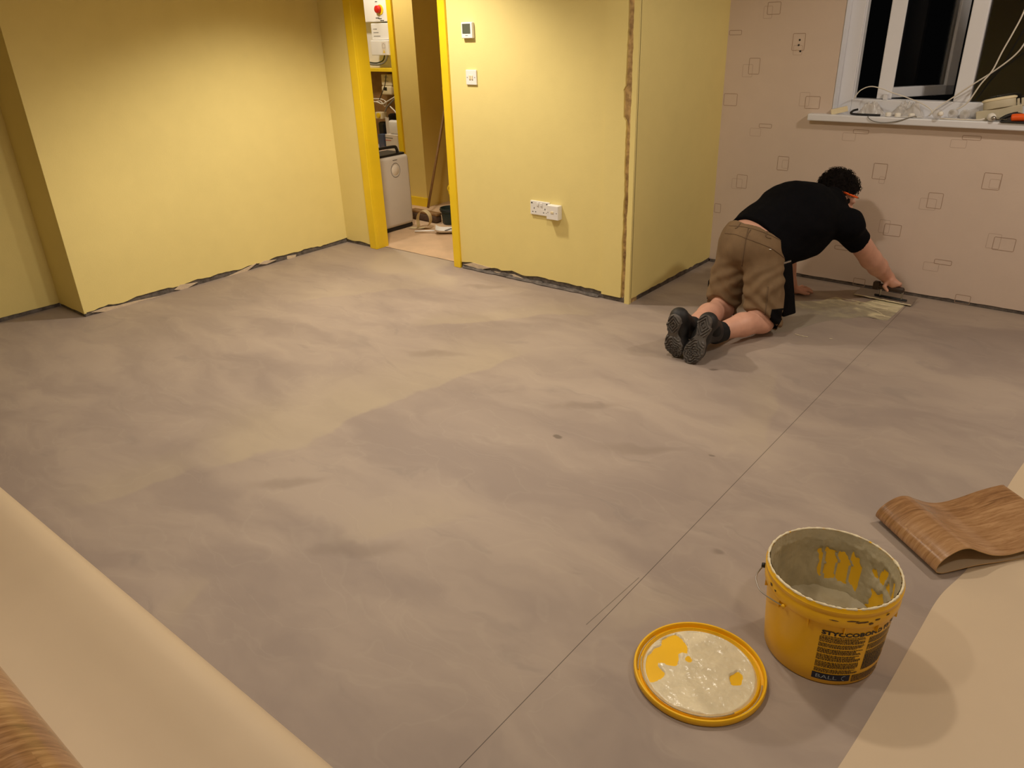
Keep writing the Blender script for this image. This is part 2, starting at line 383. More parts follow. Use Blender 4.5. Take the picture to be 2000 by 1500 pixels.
def skin_wall(mb, p0, p1, nrm, z_top, zb=0.035, amp=0.012, seed=0.0, thick=0.014, step=0.03, ragged=True, i0=None, i1=None):
    # wall skin along p0->p1 whose lower edge is torn ragged; nrm points into the room
    p0, p1, nrm = Vector((*p0, 0)), Vector((*p1, 0)), Vector((*nrm, 0)); L = (p1-p0).length; n = max(2, int(L/step)); vs = []; fs = []
    for i in range(n+1):
        t = i/n; q = p0.lerp(p1, t); x = t*L
        zz = zb + (amp*(nz(x*9, seed, 1.3)+0.6*nz(x*31, seed, 4.1)) if ragged else 0)
        zz = max(0.006, zz)
        vs += [q+Vector((0, 0, zz)), q+Vector((0, 0, z_top)), q-nrm*thick+Vector((0, 0, zz)), q-nrm*thick+Vector((0, 0, z_top))]
    for i in range(n):
        a, b = 4*i, 4*(i+1); fs += [(a, b, b+1, a+1), (a, a+2, b+2, b), (a+2, a+3, b+3, b+2), (a+1, b+1, b+3, a+3)]
    fs += [(0, 1, 3, 2), (4*n, 4*n+2, 4*n+3, 4*n+1)]
    mb.add(vs, fs)
def strip(mb, p0, p1, nrm, h=0.075, d0=0.004, d1=0.03, seed=0.0):
    # crinkled dark membrane seen under the torn wall edge
    p0, p1, nrm = Vector((*p0, 0)), Vector((*p1, 0)), Vector((*nrm, 0)); L = (p1-p0).length; n = max(2, int(L/0.025)); vs = []; fs = []
    for i in range(n+1):
        t = i/n; q = p0.lerp(p1, t); x = t*L
        for k, (hh, d) in enumerate(((0.0, -d0-0.002), (0.008+0.006*nz(x*12, seed, 7), -d0+0.001*nz(x*20, seed, 2)), (h*0.5, -d0-0.004+0.004*nz(x*15, seed, 5)), (h, -d0-0.006), (h, -d1))):
            vs.append(q+nrm*d+Vector((0, 0, max(0, hh))))
    for i in range(n):
        for k in range(4): a = i*5+k; fs.append((a, a+5, a+6, a+1))
    mb.add(vs, fs)

w = MB(); skin_wall(w, (XL, YJOG+0.0005), (XL, YB+0.01), (1, 0), ZC, 0.032, 0.014, 1.0, thick=0.05); wall_left = struct('wall_left', w, M['yellow'], 'pale yellow painted wall left of the doorway, bright under a lamp')
w = MB(); skin_wall(w, (XLR, YF), (XLR, YJOG), (1, 0), ZC, 0.026, 0.006, 2.0); skin_wall(w, (XLR-0.01, YJOG), (XL-0.001, YJOG), (0, -1), ZC, 0.022, 0.008, 3.0, thick=0.014)
wall_recess = struct('wall_left_recess', w, M['yellow'], 'shaded yellow alcove wall at the far left edge')
w = MB(); skin_wall(w, (XL, YB), (DX0-0.02, YB), (0, -1), ZC, 0.024, 0.01, 4.0); skin_wall(w, (DX1+0.02, YB), (-2.40, YB), (0, -1), ZC, 0.044, 0.012, 5.0)
w.box(XL, XC, YB+0.014, YB+0.10, 2.03, ZC); w.box(XL-0.6, DX0-0.02, YB+0.014, YB+0.10, 0.0, ZC); w.box(DX1+0.02, XC-0.02, YB+0.014, YB+0.10, 0.06, ZC)
w.box(DX0-0.02, DX1+0.02, YB, YB+0.014, 2.03, ZC)
wall_back = struct('wall_back', w, M['yellow'], 'pale yellow wall with the doorway, switches and socket')
# boxed-in strip beside the corner, 6 mm proud, with ragged outer edge
w = MB()
n = 120; vs = []; fs = []
for i in range(n+1):
    z = 0.03+i/n*(ZC-0.03); e = -2.272+0.006*nz(z*7, 2.2, 0)+0.004*nz(z*37, 1.2, 0)+(0.008 if 0.0 < z < 1.05 else 0.0)-(0.01 if 1.05 < z < 1.2 else 0)
    vs += [(-2.40, YB-0.007, z), (e, YB-0.007, z), (e, YB+0.012, z), (-2.40, YB+0.012, z)]
for i in range(n):
    a, b = 4*i, 4*i+4; fs += [(a, a+1, b+1, b), (a+1, a+2, b+2, b+1), (a+2, a+3, b+3, b+2), (a+3, a, b, b+3)]
fs += [(0, 3, 2, 1), (4*n, 4*n+1, 4*n+2, 4*n+3)]
w.add(vs, fs); boxing = struct('trim_1', w, M['yellow'], 'narrow yellow boxed strip beside the broken corner')
# return wall with a thin corner bead of plaster
w = MB(); skin_wall(w, (XC, YB+0.012), (XC, YW+0.02), (1, 0), ZC, 0.032, 0.010, 6.0)
wall_ret = struct('wall_return', w, M['yellow'], 'shaded yellow return wall between broken corner and beige wallpaper')
w = MB(); n = 130; vs = []; fs = []
for i in range(n+1):
    z = i/n*ZC; e = -2.236+0.004*nz(z*9, 6.2, 0)+0.003*nz(z*41, 3.2, 0)
    e2 = YB+0.012
    vs += [(e, YB-0.006, z), (XC, YB-0.006, z), (XC, e2+0.004, z), (e, e2, z)]
for i in range(n):
    a, b = 4*i, 4*i+4; fs += [(a, a+1, b+1, b), (a+1, a+2, b+2, b+1), (a+2, a+3, b+3, b+2), (a+3, a, b, b+3)]
w.add(vs, fs+[(0, 3, 2, 1), (4*n, 4*n+1, 4*n+2, 4*n+3)]); struct('trim_2', w, M['yellow'], 'thin yellow corner bead along the broken wall corner')
w = MB(); n = 160; vs = []; fs = []
for i in range(n+1):
    z = i/n*ZC; 
    for k in range(5): vs.append((-2.285+k*0.0135, YB+0.009+0.005*nz(z*16, k*1.7, 3)+0.003*nz(z*50, k, 1), z))
for i in range(n):
    for k in range(4): a = i*5+k; fs.append((a, a+1, a+6, a+5))
w.add(vs, fs); w.box(-2.29, XC-0.004, YB+0.018, YB+0.09, 0, ZC)
tim = struct('trim_3', w, M['timber'], 'rough brown timber exposed in the gap at the wall corner')
# window wall
WX0, WX1, WZ0, WZ1 = -1.521, 0.55, 0.985, 2.12
w = MB(); skin_wall(w, (XC-0.01, YW), (XR, YW), (0, -1), WZ0, 0.022, 0.003, 7.0, thick=0.012)
w.box(XC-0.01, WX0, YW, YW+0.012, WZ0, ZC); w.box(WX1, XR, YW, YW+0.012, WZ0, ZC); w.box(WX0, WX1, YW, YW+0.012, WZ1, ZC)
w.box(XC-0.01, WX0, YW+0.012, YW+0.28, 0.05, ZC); w.box(WX1, XR, YW+0.012, YW+0.28, 0.05, ZC); w.box(WX0, WX1, YW+0.012, YW+0.28, 0.05, WZ0-0.03); w.box(WX0, WX1, YW+0.012, YW+0.28, WZ1, ZC)
wall_right = struct('wall_right', w, M['beige'], 'beige patterned wallpaper wall below and beside the window')
struct('wall_far', MB().box(XR, XR+0.05, YF, YW+0.2, 0, ZC), M['beige'], 'plain beige side wall of the room')
struct('wall_front', MB().box(XLR, XR, YF-0.05, YF, 0, ZC), M['yellow'], 'plain yellow wall opposite the doorway')
# exposed base strips where the skirting has been taken off
for (nm, segs, lab) in (('baseboard_left', [((XL, YJOG), (XL, YB), (1, 0))], 'dark strip left by removed skirting along the bright left wall'),
                        ('baseboard_recess', [((XLR, YF), (XLR, YJOG), (1, 0)), ((XLR, YJOG), (XL, YJOG), (0, -1))], 'dark strip left by removed skirting in the left alcove'),
                        ('baseboard_back', [((XL, YB), (DX0-0.08, YB), (0, -1)), ((DX1+0.06, YB), (-2.22, YB), (0, -1))], 'dark crinkled strip at the foot of the doorway wall'),
                        ('baseboard_return', [((XC, YB), (XC, YW), (1, 0))], 'dark strip at the foot of the short return wall'),
                        ('baseboard_right', [((XC, YW), (XR, YW), (0, -1))], 'dark strip at the foot of the beige wallpaper')):
    w = MB()
    for k, (a, b, c) in enumerate(segs): strip(w, a, b, c, seed=k*3.3+len(nm))
    struct(nm, w, M['dark'], lab, smooth=True)

# torn plaster flakes above the dark strip
def flake(parent, plane, pts, d, m_='plaster'):
    P = [(on_x(*q, XL) if plane == 'L' else on_y(*q, YB) if plane == 'B' else on_x(*q, XLR) if plane == 'R' else on_y(*q, YW)) for q in pts]
    MB().poly(P, d).build('torn_plaster', M[m_], parent)
for pts in ([(178, 610), (205, 600), (228, 597), (262, 588), (300, 580), (250, 600), (215, 608)], [(265, 590), (300, 580), (318, 577), (290, 590)], [(340, 566), (352, 556), (386, 551), (360, 566)],
            [(430, 546), (470, 528), (502, 513), (478, 533), (450, 543)], [(505, 516), (516, 509), (540, 507), (520, 516)], [(560, 500), (578, 497), (576, 505), (560, 506)]):
    flake(wall_left, 'L', pts, (0.004, 0, 0))
for pts in ([(905, 516), (925, 513), (960, 523), (940, 526)], [(965, 530), (1005, 536), (1030, 547), (990, 541)], [(1060, 555), (1090, 560), (1080, 566)]):
    flake(wall_back, 'B', pts, (0, -0.003, 0), 'plaster')
flake(wall_recess, 'R', [(112, 508), (118, 500), (124, 505), (130, 522), (126, 528), (116, 520)], (0.002, 0, 0), 'grey')

# crinkled membrane scraps poking out of the gap
scr = 0
for (x0, x1) in ((-3.55, -3.10), (-3.15, -2.85), (-2.9, -2.42)):
    mb = MB(); n = 14
    mb.grid(lambda u, v: (x0+(x1-x0)*u, YB-0.003-0.018*v*(0.6+0.5*nz(u*5, x0, 1)), 0.004+0.022*(1-v)*(0.7+0.6*nz(u*9, x0, 3))+0.004*abs(nz(u*17, v*3, x0))), 22, 5)
    tag(mb.build('membrane_scrap', M['dark'], None, True, loc=((x0+x1)/2, YB, 0)), ['crumpled grey membrane scrap nearest the doorway at the wall foot', 'crumpled grey membrane scrap below the double socket', 'crumpled grey membrane scrap nearest the broken corner'][scr], 'scrap', 'membrane scraps at the wall foot'); scr += 1

# ---------------------------------------------------------------- door frame
df = MB()
df.box(DX0-0.075, DX0, YB-0.018, YB+0.001, 0, 2.10, 0.003)
fr1 = struct('door_1', df, M['gloss'], 'bright yellow gloss door frame of the open doorway')
MB().box(DX1, DX1+0.06, YB-0.018, YB+0.001, 0, 2.10, 0.003).build('casing', M['gloss'], fr1)
MB().box(DX0-0.075, DX1+0.06, YB-0.018, YB+0.001, 2.03, 2.10, 0.003).build('head_casing', M['gloss'], fr1)
MB().box(DX0-0.03, DX0, YB+0.001, YB+0.105, 0, 2.03, 0.002).build('jamb_lining', M['gloss'], fr1)
MB().box(DX1, DX1+0.03, YB+0.001, YB+0.105, 0, 2.03, 0.002).build('jamb_lining', M['gloss'], fr1)
MB().box(DX0, DX1, YB+0.001, YB+0.105, 2.0, 2.03, 0.002).build('head_lining', M['gloss'], fr1)
# ---------------------------------------------------------------- hall
HX0, HX1, YCUP, XCUP = -6.6, -3.25, 4.98, -5.14
hf = MB()
hf.grid(lambda u, v: (HX0+(HX1-HX0)*u, YB+0.07+(6.7-YB)*v, 0.003+0.002*nz(u*20, v*20, 0)), 40, 40)
struct('hall_floor', hf, M['hallfloor'], 'pale dusty screed floor of the hall beyond the doorway', smooth=True)
w = MB(); w.box(XCUP, XCUP+0.001, YCUP, 6.7, 0, ZC); w.box(-5.385, XCUP, YCUP, YCUP+0.10, 0, ZC); w.box(HX0, -5.385, YCUP, YCUP+0.10, 2.05, ZC)
w.box(XCUP-0.08, XCUP, YCUP+0.1, 6.7, 0, ZC)
struct('wall_hall_cupboard', w, M['hallyellow'], 'yellow hall wall beside the open electrics cupboard')
struct('wall_hall_end', MB().box(HX0, HX1, 6.7, 6.75, 0, ZC), M['hallyellow'], 'yellow end wall of the hall')
struct('wall_hall_right', MB().box(HX1, HX1+0.05, YB+0.1, 6.7, 0, ZC), M['hallyellow'], 'yellow right wall of the hall')
struct('wall_hall_left', MB().box(HX0-0.05, HX0, YB+0.1, 6.7, 0, ZC), M['hallyellow'], 'yellow left wall of the hall')
struct('wall_cupboard_back', MB().box(HX0, -5.22, 5.36, 5.40, 0, ZC), M['white'], 'white painted back panel inside the electrics cupboard')
struct('baseboard_hall', MB().box(-5.385, XCUP+0.012, YCUP-0.018, YCUP, 0, 0.085, 0.004), M['gloss'], 'bright yellow skirting in the hall')
cf = MB().box(-5.44, -5.38, YCUP-0.02, YCUP+0.1, 0, 2.10, 0.003)
dr2 = struct('door_2', cf, M['gloss'], 'bright yellow frame of the electrics cupboard in the hall')
MB().box(HX0, -5.38, YCUP-0.02, YCUP+0.1, 2.03, 2.10, 0.003).build('head_casing', M['gloss'], dr2)

# ---------------------------------------------------------------- window
YFm = YW+0.08
win = struct('window_1', MB().box(WX0, WX0+0.078, YFm, YFm+0.07, WZ0, WZ1, 0.004), M['upvc'], 'white plastic window with its left casement open on the night')
for nm, a in (('frame_rail', (WX0+0.078, WX1-0.078, YFm, YFm+0.07, WZ0, 1.078)), ('frame_rail', (WX0+0.078, WX1-0.078, YFm, YFm+0.07, WZ1-0.078, WZ1)), ('mullion', (-0.916, -0.838, YFm-0.001, YFm+0.069, 1.078, WZ1-0.078)), ('frame_stile', (WX1-0.078, WX1, YFm, YFm+0.07, WZ0, WZ1))):
    MB().box(*a, 0.004).build(nm, M['upvc'], win)
MB().box(WX0+0.055, WX0+0.084, YFm+0.015, YFm+0.065, 1.07, WZ1-0.07, 0.003).build('gasket_bead', M['upvc'], win)
MB().box(-0.838, WX1-0.078, YFm+0.03, YFm+0.04, 1.078, WZ1-0.078).build('pane', M['pane'], win)
# reveals
struct('trim_4', MB().box(WX0-0.002, WX0+0.003, YW, YFm, WZ0, WZ1).box(WX1-0.003, WX1, YW, YFm, WZ0, WZ1), M['upvc'], 'pale plastered window reveal')
# open sash, swung outward about its left stile
sa = math.atan2(5.241-YFm, -0.988-(-1.231))*0.9
T = Matrix.Translation((-1.312, YFm+0.012, 0)) @ Matrix.Rotation(sa, 4, 'Z')
SW, SZ0, SZ1 = 0.50, 1.080, WZ1-0.08
sash = MB().box(0, 0.078, 0, 0.05, SZ0, SZ1, 0.004, mtx=Matrix.Translation((-1.312, YFm+0.012, 0))@Matrix.Rotation(sa*0.25, 4, 'Z')).build('open_sash', M['upvc'], win)
for a in ((0.04, SW, 0, 0.05, SZ0, SZ0+0.055), (0.04, SW, 0, 0.05, SZ1-0.055, SZ1), (SW-0.06, SW, 0, 0.05, SZ0, SZ1)):
    MB().box(*a, 0.004, mtx=T).build('sash_rail', M['upvc'], sash)
MB().box(0.06, SW-0.055, 0.02, 0.03, SZ0+0.05, SZ1-0.05, mtx=T).build('pane', M['pane'], sash)
MB().box(-1.275, -1.25, YFm-0.002, YFm+0.03, 1.076, 1.11, 0.003).build('friction_hinge', M['upvc'], sash)
# sill board
sill = MB(); sill.box(-1.642, 0.72, YW-0.05, YW+0.095, 0.962, 1.0, 0.006, 3)
struct('window_sill', sill, M['upvc'], 'white plastic window sill board littered with electrical bits')

# wallpaper motifs : pairs of rounded outlines
def outline(mb, c, w_, h_, lw, d, rr=0.007):
    # ring in the wall plane (x,z) at depth y
    pts = []; K = 4
    for (sx, sz, a0) in ((1, 1, 0), (-1, 1, 90), (-1, -1, 180), (1, -1, 270)):
        for k in range(K+1):
            a = R(a0+90*k/K); pts.append((sx*(w_/2-rr), sz*(h_/2-rr), math.cos(a), math.sin(a)))
    n = len(pts); vs = []
    for (x, z, ca, sa_) in pts: vs.append((c.x+x+ca*rr, c.y-d, c.z+z+sa_*rr))
    for (x, z, ca, sa_) in pts: vs.append((c.x+x+ca*(rr-lw), c.y-d, c.z+z+sa_*(rr-lw)))
    mb.add(vs, [(i, (i+1) % n, n+(i+1) % n, n+i) for i in range(n)])
ZM = lambda X, Y: on_y(1400+X/2.5, 40+Y/2.5, YW)
motifs = [((183, 223, 50, 66), (150, 245, 46, 52)), ((20, 385, 62, 50), None), ((467, 401, 65, 52), (428, 385, 44, 58)), ((237, 515, 58, 18), (188, 545, 50, 34)), ((323, 698, 50, 60), (335, 702, 30, 36)),
          ((122, 786, 48, 58), (98, 797, 48, 44)), ((796, 737, 58, 68), (806, 780, 24, 30)), ((1065, 880, 60, 68), (1030, 897, 66, 50)), ((857, 1024, 70, 52), (818, 1006, 44, 58)), ((704, 543, 66, 18), (645, 568, 56, 34)),
          ((1245, 573, 75, 20), (1180, 602, 64, 36)), ((1343, 786, 70, 72), (1356, 798, 40, 40)), ((1402, 1093, 84, 58), (1352, 1078, 52, 66)), ((1104, 1181, 70, 22), (1045, 1202, 62, 38)), ((1200, 1362, 60, 40), None),
          ((608, 1110, 58, 18), None), ((695, 1278, 50, 34), None), ((400, 105, 56, 70), (395, 145, 40, 40)), ((-8, 915, 30, 40), None), ((280, -60, 60, 50), (250, -40, 40, 50)), ((60, 60, 58, 20), None)]
for (a, g) in motifs:
    for k, q in enumerate((a, g)):
        if q is None: continue
        c = ZM(q[0], q[1]); s_ = (YW/EYE.z)  # metres from zoomed pixels at this wall
        dist = (c-EYE).dot(FWD); pm = 1/(FPX/dist*2.5)
        if c.x-q[2]*pm*0.6 < XC+0.002: c.x = XC+0.004+q[2]*pm*0.6
        mb = MB(); outline(mb, c, q[2]*pm*1.12, q[3]*pm*1.12, 0.0032 if k == 0 else 0.0026, 0.0006 if k == 0 else 0.0004)
        mb.build('printed_motif', M['motif' if k == 0 else 'motif2'], wall_right, normals=False)
# plugged screw holes on the wallpaper motif
for q in ((1562, 78), (1560, 88), (1557, 97), (1563, 100)):
    c = on_y(*q, YW); MB().lathe([(0.0, 0.0), (0.006, 0.0), (0.005, -0.002), (0, -0.002)], n=8, mtx=Matrix.Translation(c)@Matrix.Rotation(R(-90), 4, 'X')).build('filled_screw_hole', M['plaster' if q[1] % 2 else 'black'], wall_right)
# ================================================================== THINGS ON THE WALLS
# thermostat
t0 = on_y(916, 59, YB); t0.y = YB
e = empty('thermostat', t0); tag(e, 'white wall thermostat with green grey screen, above the light switch', 'thermostat')
MB().box(t0.x-0.044, t0.x+0.044, YB-0.022, YB, t0.z-0.044, t0.z+0.044, 0.004).build('body', M['white'], e)
MB().box(t0.x-0.034, t0.x+0.030, YB-0.0235, YB-0.021, t0.z-0.018, t0.z+0.036, 0.0008).build('screen', M['lcd'], e)
MB().box(t0.x-0.012, t0.x+0.008, YB-0.0228, YB-0.021, t0.z-0.030, t0.z-0.027).build('printed_mark', M['grey'], e)
# double light switch
s0 = on_y(922, 151, YB)
e = empty('light_switch', s0); tag(e, 'white two-gang light switch below the thermostat', 'light switch')
MB().box(s0.x-0.043, s0.x+0.043, YB-0.010, YB, s0.z-0.043, s0.z+0.043, 0.003).build('plate', M['white'], e)
for dx in (-0.009, 0.009):
    MB().box(s0.x+dx-0.006, s0.x+dx+0.006, YB-0.015, YB-0.009, s0.z-0.012, s0.z+0.012, 0.002).build('rocker', M['cream_pl'], e)
for dx in (-0.031, 0.031):
    MB().lathe([(0, -0.0006), (0.003, -0.0006), (0.003, 0.001), (0, 0.001)], n=8, mtx=Matrix.Translation((s0.x+dx, YB-0.0102, s0.z))@Matrix.Rotation(R(90), 4, 'X')).build('screw', M['grey'], e)
# double socket
k0 = Vector((-2.859, YB, 0.497))
e = empty('double_socket', k0); tag(e, 'white double power socket low on the yellow wall', 'socket')
MB().box(k0.x-0.073, k0.x+0.073, YB-0.012, YB, k0.z-0.043, k0.z+0.043, 0.003).build('plate', M['white'], e)
for sx in (-1, 1):
    for (dx, dz, ww, hh) in ((0, -0.002, 0.0025, 0.005), (-0.011, -0.024, 0.004, 0.0025), (0.011, -0.024, 0.004, 0.0025)):
        MB().box(k0.x+sx*0.042+dx-ww, k0.x+sx*0.042+dx+ww, YB-0.0125, YB-0.011, k0.z+dz-hh, k0.z+dz+hh).build('pin_slot', M['black'], e)
    MB().box(k0.x+sx*0.014-0.007, k0.x+sx*0.014+0.007, YB-0.017, YB-0.011, k0.z+0.014, k0.z+0.034, 0.002).build('rocker', M['white'], e)
    MB().box(k0.x+sx*0.058-0.007, k0.x+sx*0.058+0.004, YB-0.0125, YB-0.011, k0.z+0.026, k0.z+0.033).build('indicator', M['black'], e)
# fused spur on a back box beside it
e = empty('fused_spur', (-2.741, YB, 0.489)); tag(e, 'white single surface box beside the double socket', 'socket')
MB().box(-2.785, -2.697, YB-0.034, YB, 0.446, 0.532, 0.004).build('back_box', M['white'], e)
MB().box(-2.784, -2.698, YB-0.042, YB-0.034, 0.447, 0.531, 0.002).build('plate', M['white'], e)
MB().box(-2.752, -2.730, YB-0.045, YB-0.041, 0.485, 0.497, 0.001).build('fuse_holder', M['cream_pl'], e)
for dx in (-0.032, 0.032): MB().lathe([(0, 0), (0.003, 0), (0.003, 0.001), (0, 0.001)], n=8, mtx=Matrix.Translation((-2.741+dx, YB-0.0421, 0.489))@Matrix.Rotation(R(90), 4, 'X')).build('screw', M['grey'], e)

# ================================================================== BUCKET OF ADHESIVE
BC = Vector((-0.37, 1.697, 0)); BH = 0.266; RB0, RB1, RRIM = 0.144, 0.156, 0.166
PH0 = math.atan2(-BC.y, -BC.x)
def brad(z): return RB0+(RB1-RB0)*min(z, 0.205)/0.205
e = bucket = empty('adhesive_bucket', BC); tag(e, 'open yellow plastic bucket of pale flooring adhesive, printed label', 'bucket')
prof = [(0.0, 0.004), (0.136, 0.004), (0.140, 0.0), (RB0, 0.006)] + [(brad(z), z) for z in (0.05, 0.10, 0.15, 0.195)] + [(RB1+0.001, 0.206), (0.1625, 0.208), (0.1645, 0.212), (0.1648, 0.236), (0.1632, 0.239), (0.1634, 0.2425), (0.1655, 0.245), (0.1660, 0.255), (0.1645, 0.2565), (0.1635, 0.262), (0.1620, 0.266), (0.1590, 0.266), (0.1578, 0.262)] + [(brad(z)-0.003, z) for z in (0.24, 0.2, 0.15, 0.1, 0.05, 0.012)] + [(0.0, 0.010)]
MB().lathe(prof, BC, 96).build('tub', M['bucket'], bucket, 40)
for a in np.arange(0, 360, 30):      # little ribs under the collar
    a = R(float(a)); mtx = Matrix.Translation(BC)@Matrix.Rotation(a, 4, 'Z')
    MB().box(RB1-0.001, RB1+0.007, -0.001, 0.001, 0.186, 0.208, mtx=mtx).build('collar_rib', M['bucket'], bucket)
# adhesive coat on the inner wall, scraped through to the yellow in places
def bump01(x, a, b, s): return max(0.0, min(1, (x-a)/s, (b-x)/s))
def coat(u, v):
    ph = u*2*math.pi; z = 0.045+(0.2655-0.045)*v; deg = math.degrees(ph)
    wob = 8*nz(z*22, 3.1, 1)+4*nz(z*60, deg*0.1, 1)
    th = 0.0034+0.0026*nz(math.cos(ph)*6, math.sin(ph)*6, z*9)+0.0024*nz(math.cos(ph)*15, math.sin(ph)*15, z*22)+0.0012*nz(math.cos(ph)*40, math.sin(ph)*40, z*70)
    fing = 0.62+0.55*math.sin((deg+wob*0.4)*2*math.pi/13.0)
    hole = bump01(deg+wob, 72, 122, 6)*bump01(z, 0.10+0.03*nz(deg*0.15, 1, 1), 0.215+0.02*nz(deg*0.2, 2, 2), 0.02)*(1.0 if fing > 0.25 else 0.2)
    hole = max(hole, bump01(deg+wob, 28, 64, 5)*bump01(z, 0.05, 0.150+0.03*nz(deg*0.1, 5, 2), 0.018))
    hole = max(hole, 0.9*bump01(deg+wob, 20, 66, 8)*bump01(z, 0.165, 0.235+0.02*nz(deg*0.1, 6, 1), 0.02)*(1 if nz(deg*0.13, z*20, 9) > -0.05 else 0.2))
    th = th*(1-hole)-0.0035*hole
    if v > 0.88: th = 0.003+0.002*nz(math.cos(ph)*25, math.sin(ph)*25, 3)
    r = (brad(z)-0.003 if z < 0.24 else 0.153+(z-0.24)/0.022*0.0048)-th
    return BC+Vector((r*math.cos(ph), r*math.sin(ph), z))
MB().grid(coat, 220, 56, True).build('adhesive_coat', M['paste_dry'], bucket, True, normals=False)
def pool(u, v):
    ph = u*2*math.pi; r = v*0.1435; x, y = r*math.cos(ph), r*math.sin(ph)
    z = 0.062+0.012*nz(x*14, y*14, 2)+0.006*nz(x*40, y*40, 5)+0.02*(v**4)
    return BC+Vector((x, y, z))
MB().grid(pool, 90, 34, True).build('adhesive_pool', M['paste_dry'], bucket, True)
def rimp(u, v):
    ph = u*2*math.pi; a = v*math.pi; t_ = 0.0030+0.0022*nz(math.cos(ph)*14, math.sin(ph)*14, 1)+0.0016*nz(math.cos(ph)*40, math.sin(ph)*40, 1)
    return BC+Vector(((0.1600+math.cos(a)*max(0.001, t_))*math.cos(ph), (0.1600+math.cos(a)*max(0.001, t_))*math.sin(ph), 0.2648+math.sin(a)*max(0.0008, t_)))
MB().grid(rimp, 240, 7, True).build('rim_smear', M['paste'], bucket, True)
M['smudge'] = mat('dark_dirt_smudge', (96, 72, 40), 0.7, 0.35, 60)
LAB = 0.0
def on_bucket(deg, z, out=0.0004):
    deg = deg+LAB
    r = (brad(z) if z < 0.206 else 0.1648)+out; a = PH0+R(deg); return BC+Vector((r*math.cos(a), r*math.sin(a), z))
def smudge(deg, z, w_, h_, seed):
    n = 16; P = []
    for k in range(n):
        a = 2*math.pi*k/n; q = 0.6+0.6*abs(nz(math.cos(a)*2, math.sin(a)*2, seed))
        P.append((deg+w_*math.cos(a)*q, z+h_*math.sin(a)*q))
    vs = [on_bucket(deg, z, 0.0012)]+[on_bucket(*p, 0.0005) for p in P]
    MB().add(vs, [(0, 1+k, 1+(k+1) % n) for k in range(n)]).build('dirt_smudge', M['smudge'], bucket, normals=False)
for k, (d_, z_, w_, h_) in enumerate(((30, 0.229, 9, 0.004), (22, 0.233, 6, 0.003), (38, 0.222, 3, 0.005), (44, 0.231, 4, 0.004), (55, 0.235, 3, 0.004), (8, 0.229, 5, 0.002), (-55, 0.230, 3, 0.007), (-48, 0.226, 2, 0.004))): smudge(d_, z_, w_, h_, k*2.3)
# printed label
LAB = 7.0
def text_mesh(body, size, offset=0.0, sx=1.0):
    c = bpy.data.curves.new('txt', 'FONT'); c.body = body; c.size = size; c.offset = offset; c.resolution_u = 2
    o = bpy.data.objects.new('txt', c); COL.objects.link(o); bpy.context.view_layer.update()
    me = bpy.data.meshes.new_from_object(o.evaluated_get(bpy.context.evaluated_depsgraph_get())); bpy.data.objects.remove(o)
    bm = bmesh.new(); bm.from_mesh(me); bmesh.ops.triangulate(bm, faces=bm.faces); bmesh.ops.subdivide_edges(bm, edges=[e_ for e_ in bm.edges if e_.calc_length() > size*0.5], cuts=1)
    vs = [(v.co.x*sx, v.co.y) for v in bm.verts]; bm.verts.index_update(); fs = [[v.index for v in f_.verts] for f_ in bm.faces]; bm.free(); return vs, fs
def bucket_text(name, body, size, deg, z, m_, offset=0, sx=1.0, slant=0.0):
    vs, fs = text_mesh(body, size, offset, sx); out = []
    for (x, y) in vs:
        zz = z+y; out.append(on_bucket(deg+math.degrees((x+slant*y)/brad(zz)), zz, 0.0009))
    return MB().add(out, fs).build(name, m_, bucket, normals=False)
bucket_text('product_name_print', 'STYCCOBOND F3 Flooring', 0.0172, -7, 0.1730, M['ink'], 0.0008, 1.32)
rnd = random.Random(3); sp = MB(); sp2 = MB()
def dash_row(mb, d0, d1, z, h):
    x = d0
    while x < d1-0.6:
        w_ = min(rnd.uniform(0.6, 2.6), d1-x); q = [on_bucket(x+w_*k/2, zz, 0.0007) for zz in (z, z+h) for k in (0, 1, 2)]
        mb.add(q, [(0, 1, 4, 3), (1, 2, 5, 4)]); x += w_+rnd.uniform(0.25, 0.5)
z = 0.1655; k = 0; dash_row(sp, -7, 32, 0.1665, 0.0022)
while z > 0.046:
    z -= 0.0036
    if k in (5, 9, 14, 20, 26): z -= 0.0028
    L = -8.5+0; end = 33-rnd.choice((0, 0, 1, 2, 6)); dash_row(sp, -8, end, z, 0.0021); k += 1
z = 0.166; k = 0
while z > 0.052:
    z -= 0.0034
    if k in (6, 12): z -= 0.003
    dash_row(sp, 37, 72-rnd.choice((0, 0, 3, 8)), z, 0.0020 if k < 16 else 0.0028); k += 1
for z in (0.034, 0.029, 0.024, 0.019, 0.014): dash_row(sp, 29, 66, z, 0.0030)
sp.build('small_print', M['ink'], bucket, normals=False)
nb = MB(); q = [on_bucket(-9+36*i/8, zz, 0.0006) for zz in (0.017, 0.039) for i in range(9)]; nb.add(q, [(i, i+1, i+10, i+9) for i in range(8)])
nb.build('maker_panel', M['navy'], bucket, normals=False)
bucket_text('maker_print', 'BALL', 0.0175, -6, 0.0222, M['silver_ink'], 0.0, 1.35)
sw = MB()
P = [on_bucket(21.5+2.6*math.cos(R(a)), 0.028+0.0075*math.sin(R(a)), 0.0011) for a in range(70, 300, 23)]; sw.tube(P, 0.0006, 5); sw.build('maker_swoosh', M['silver_ink'], bucket)
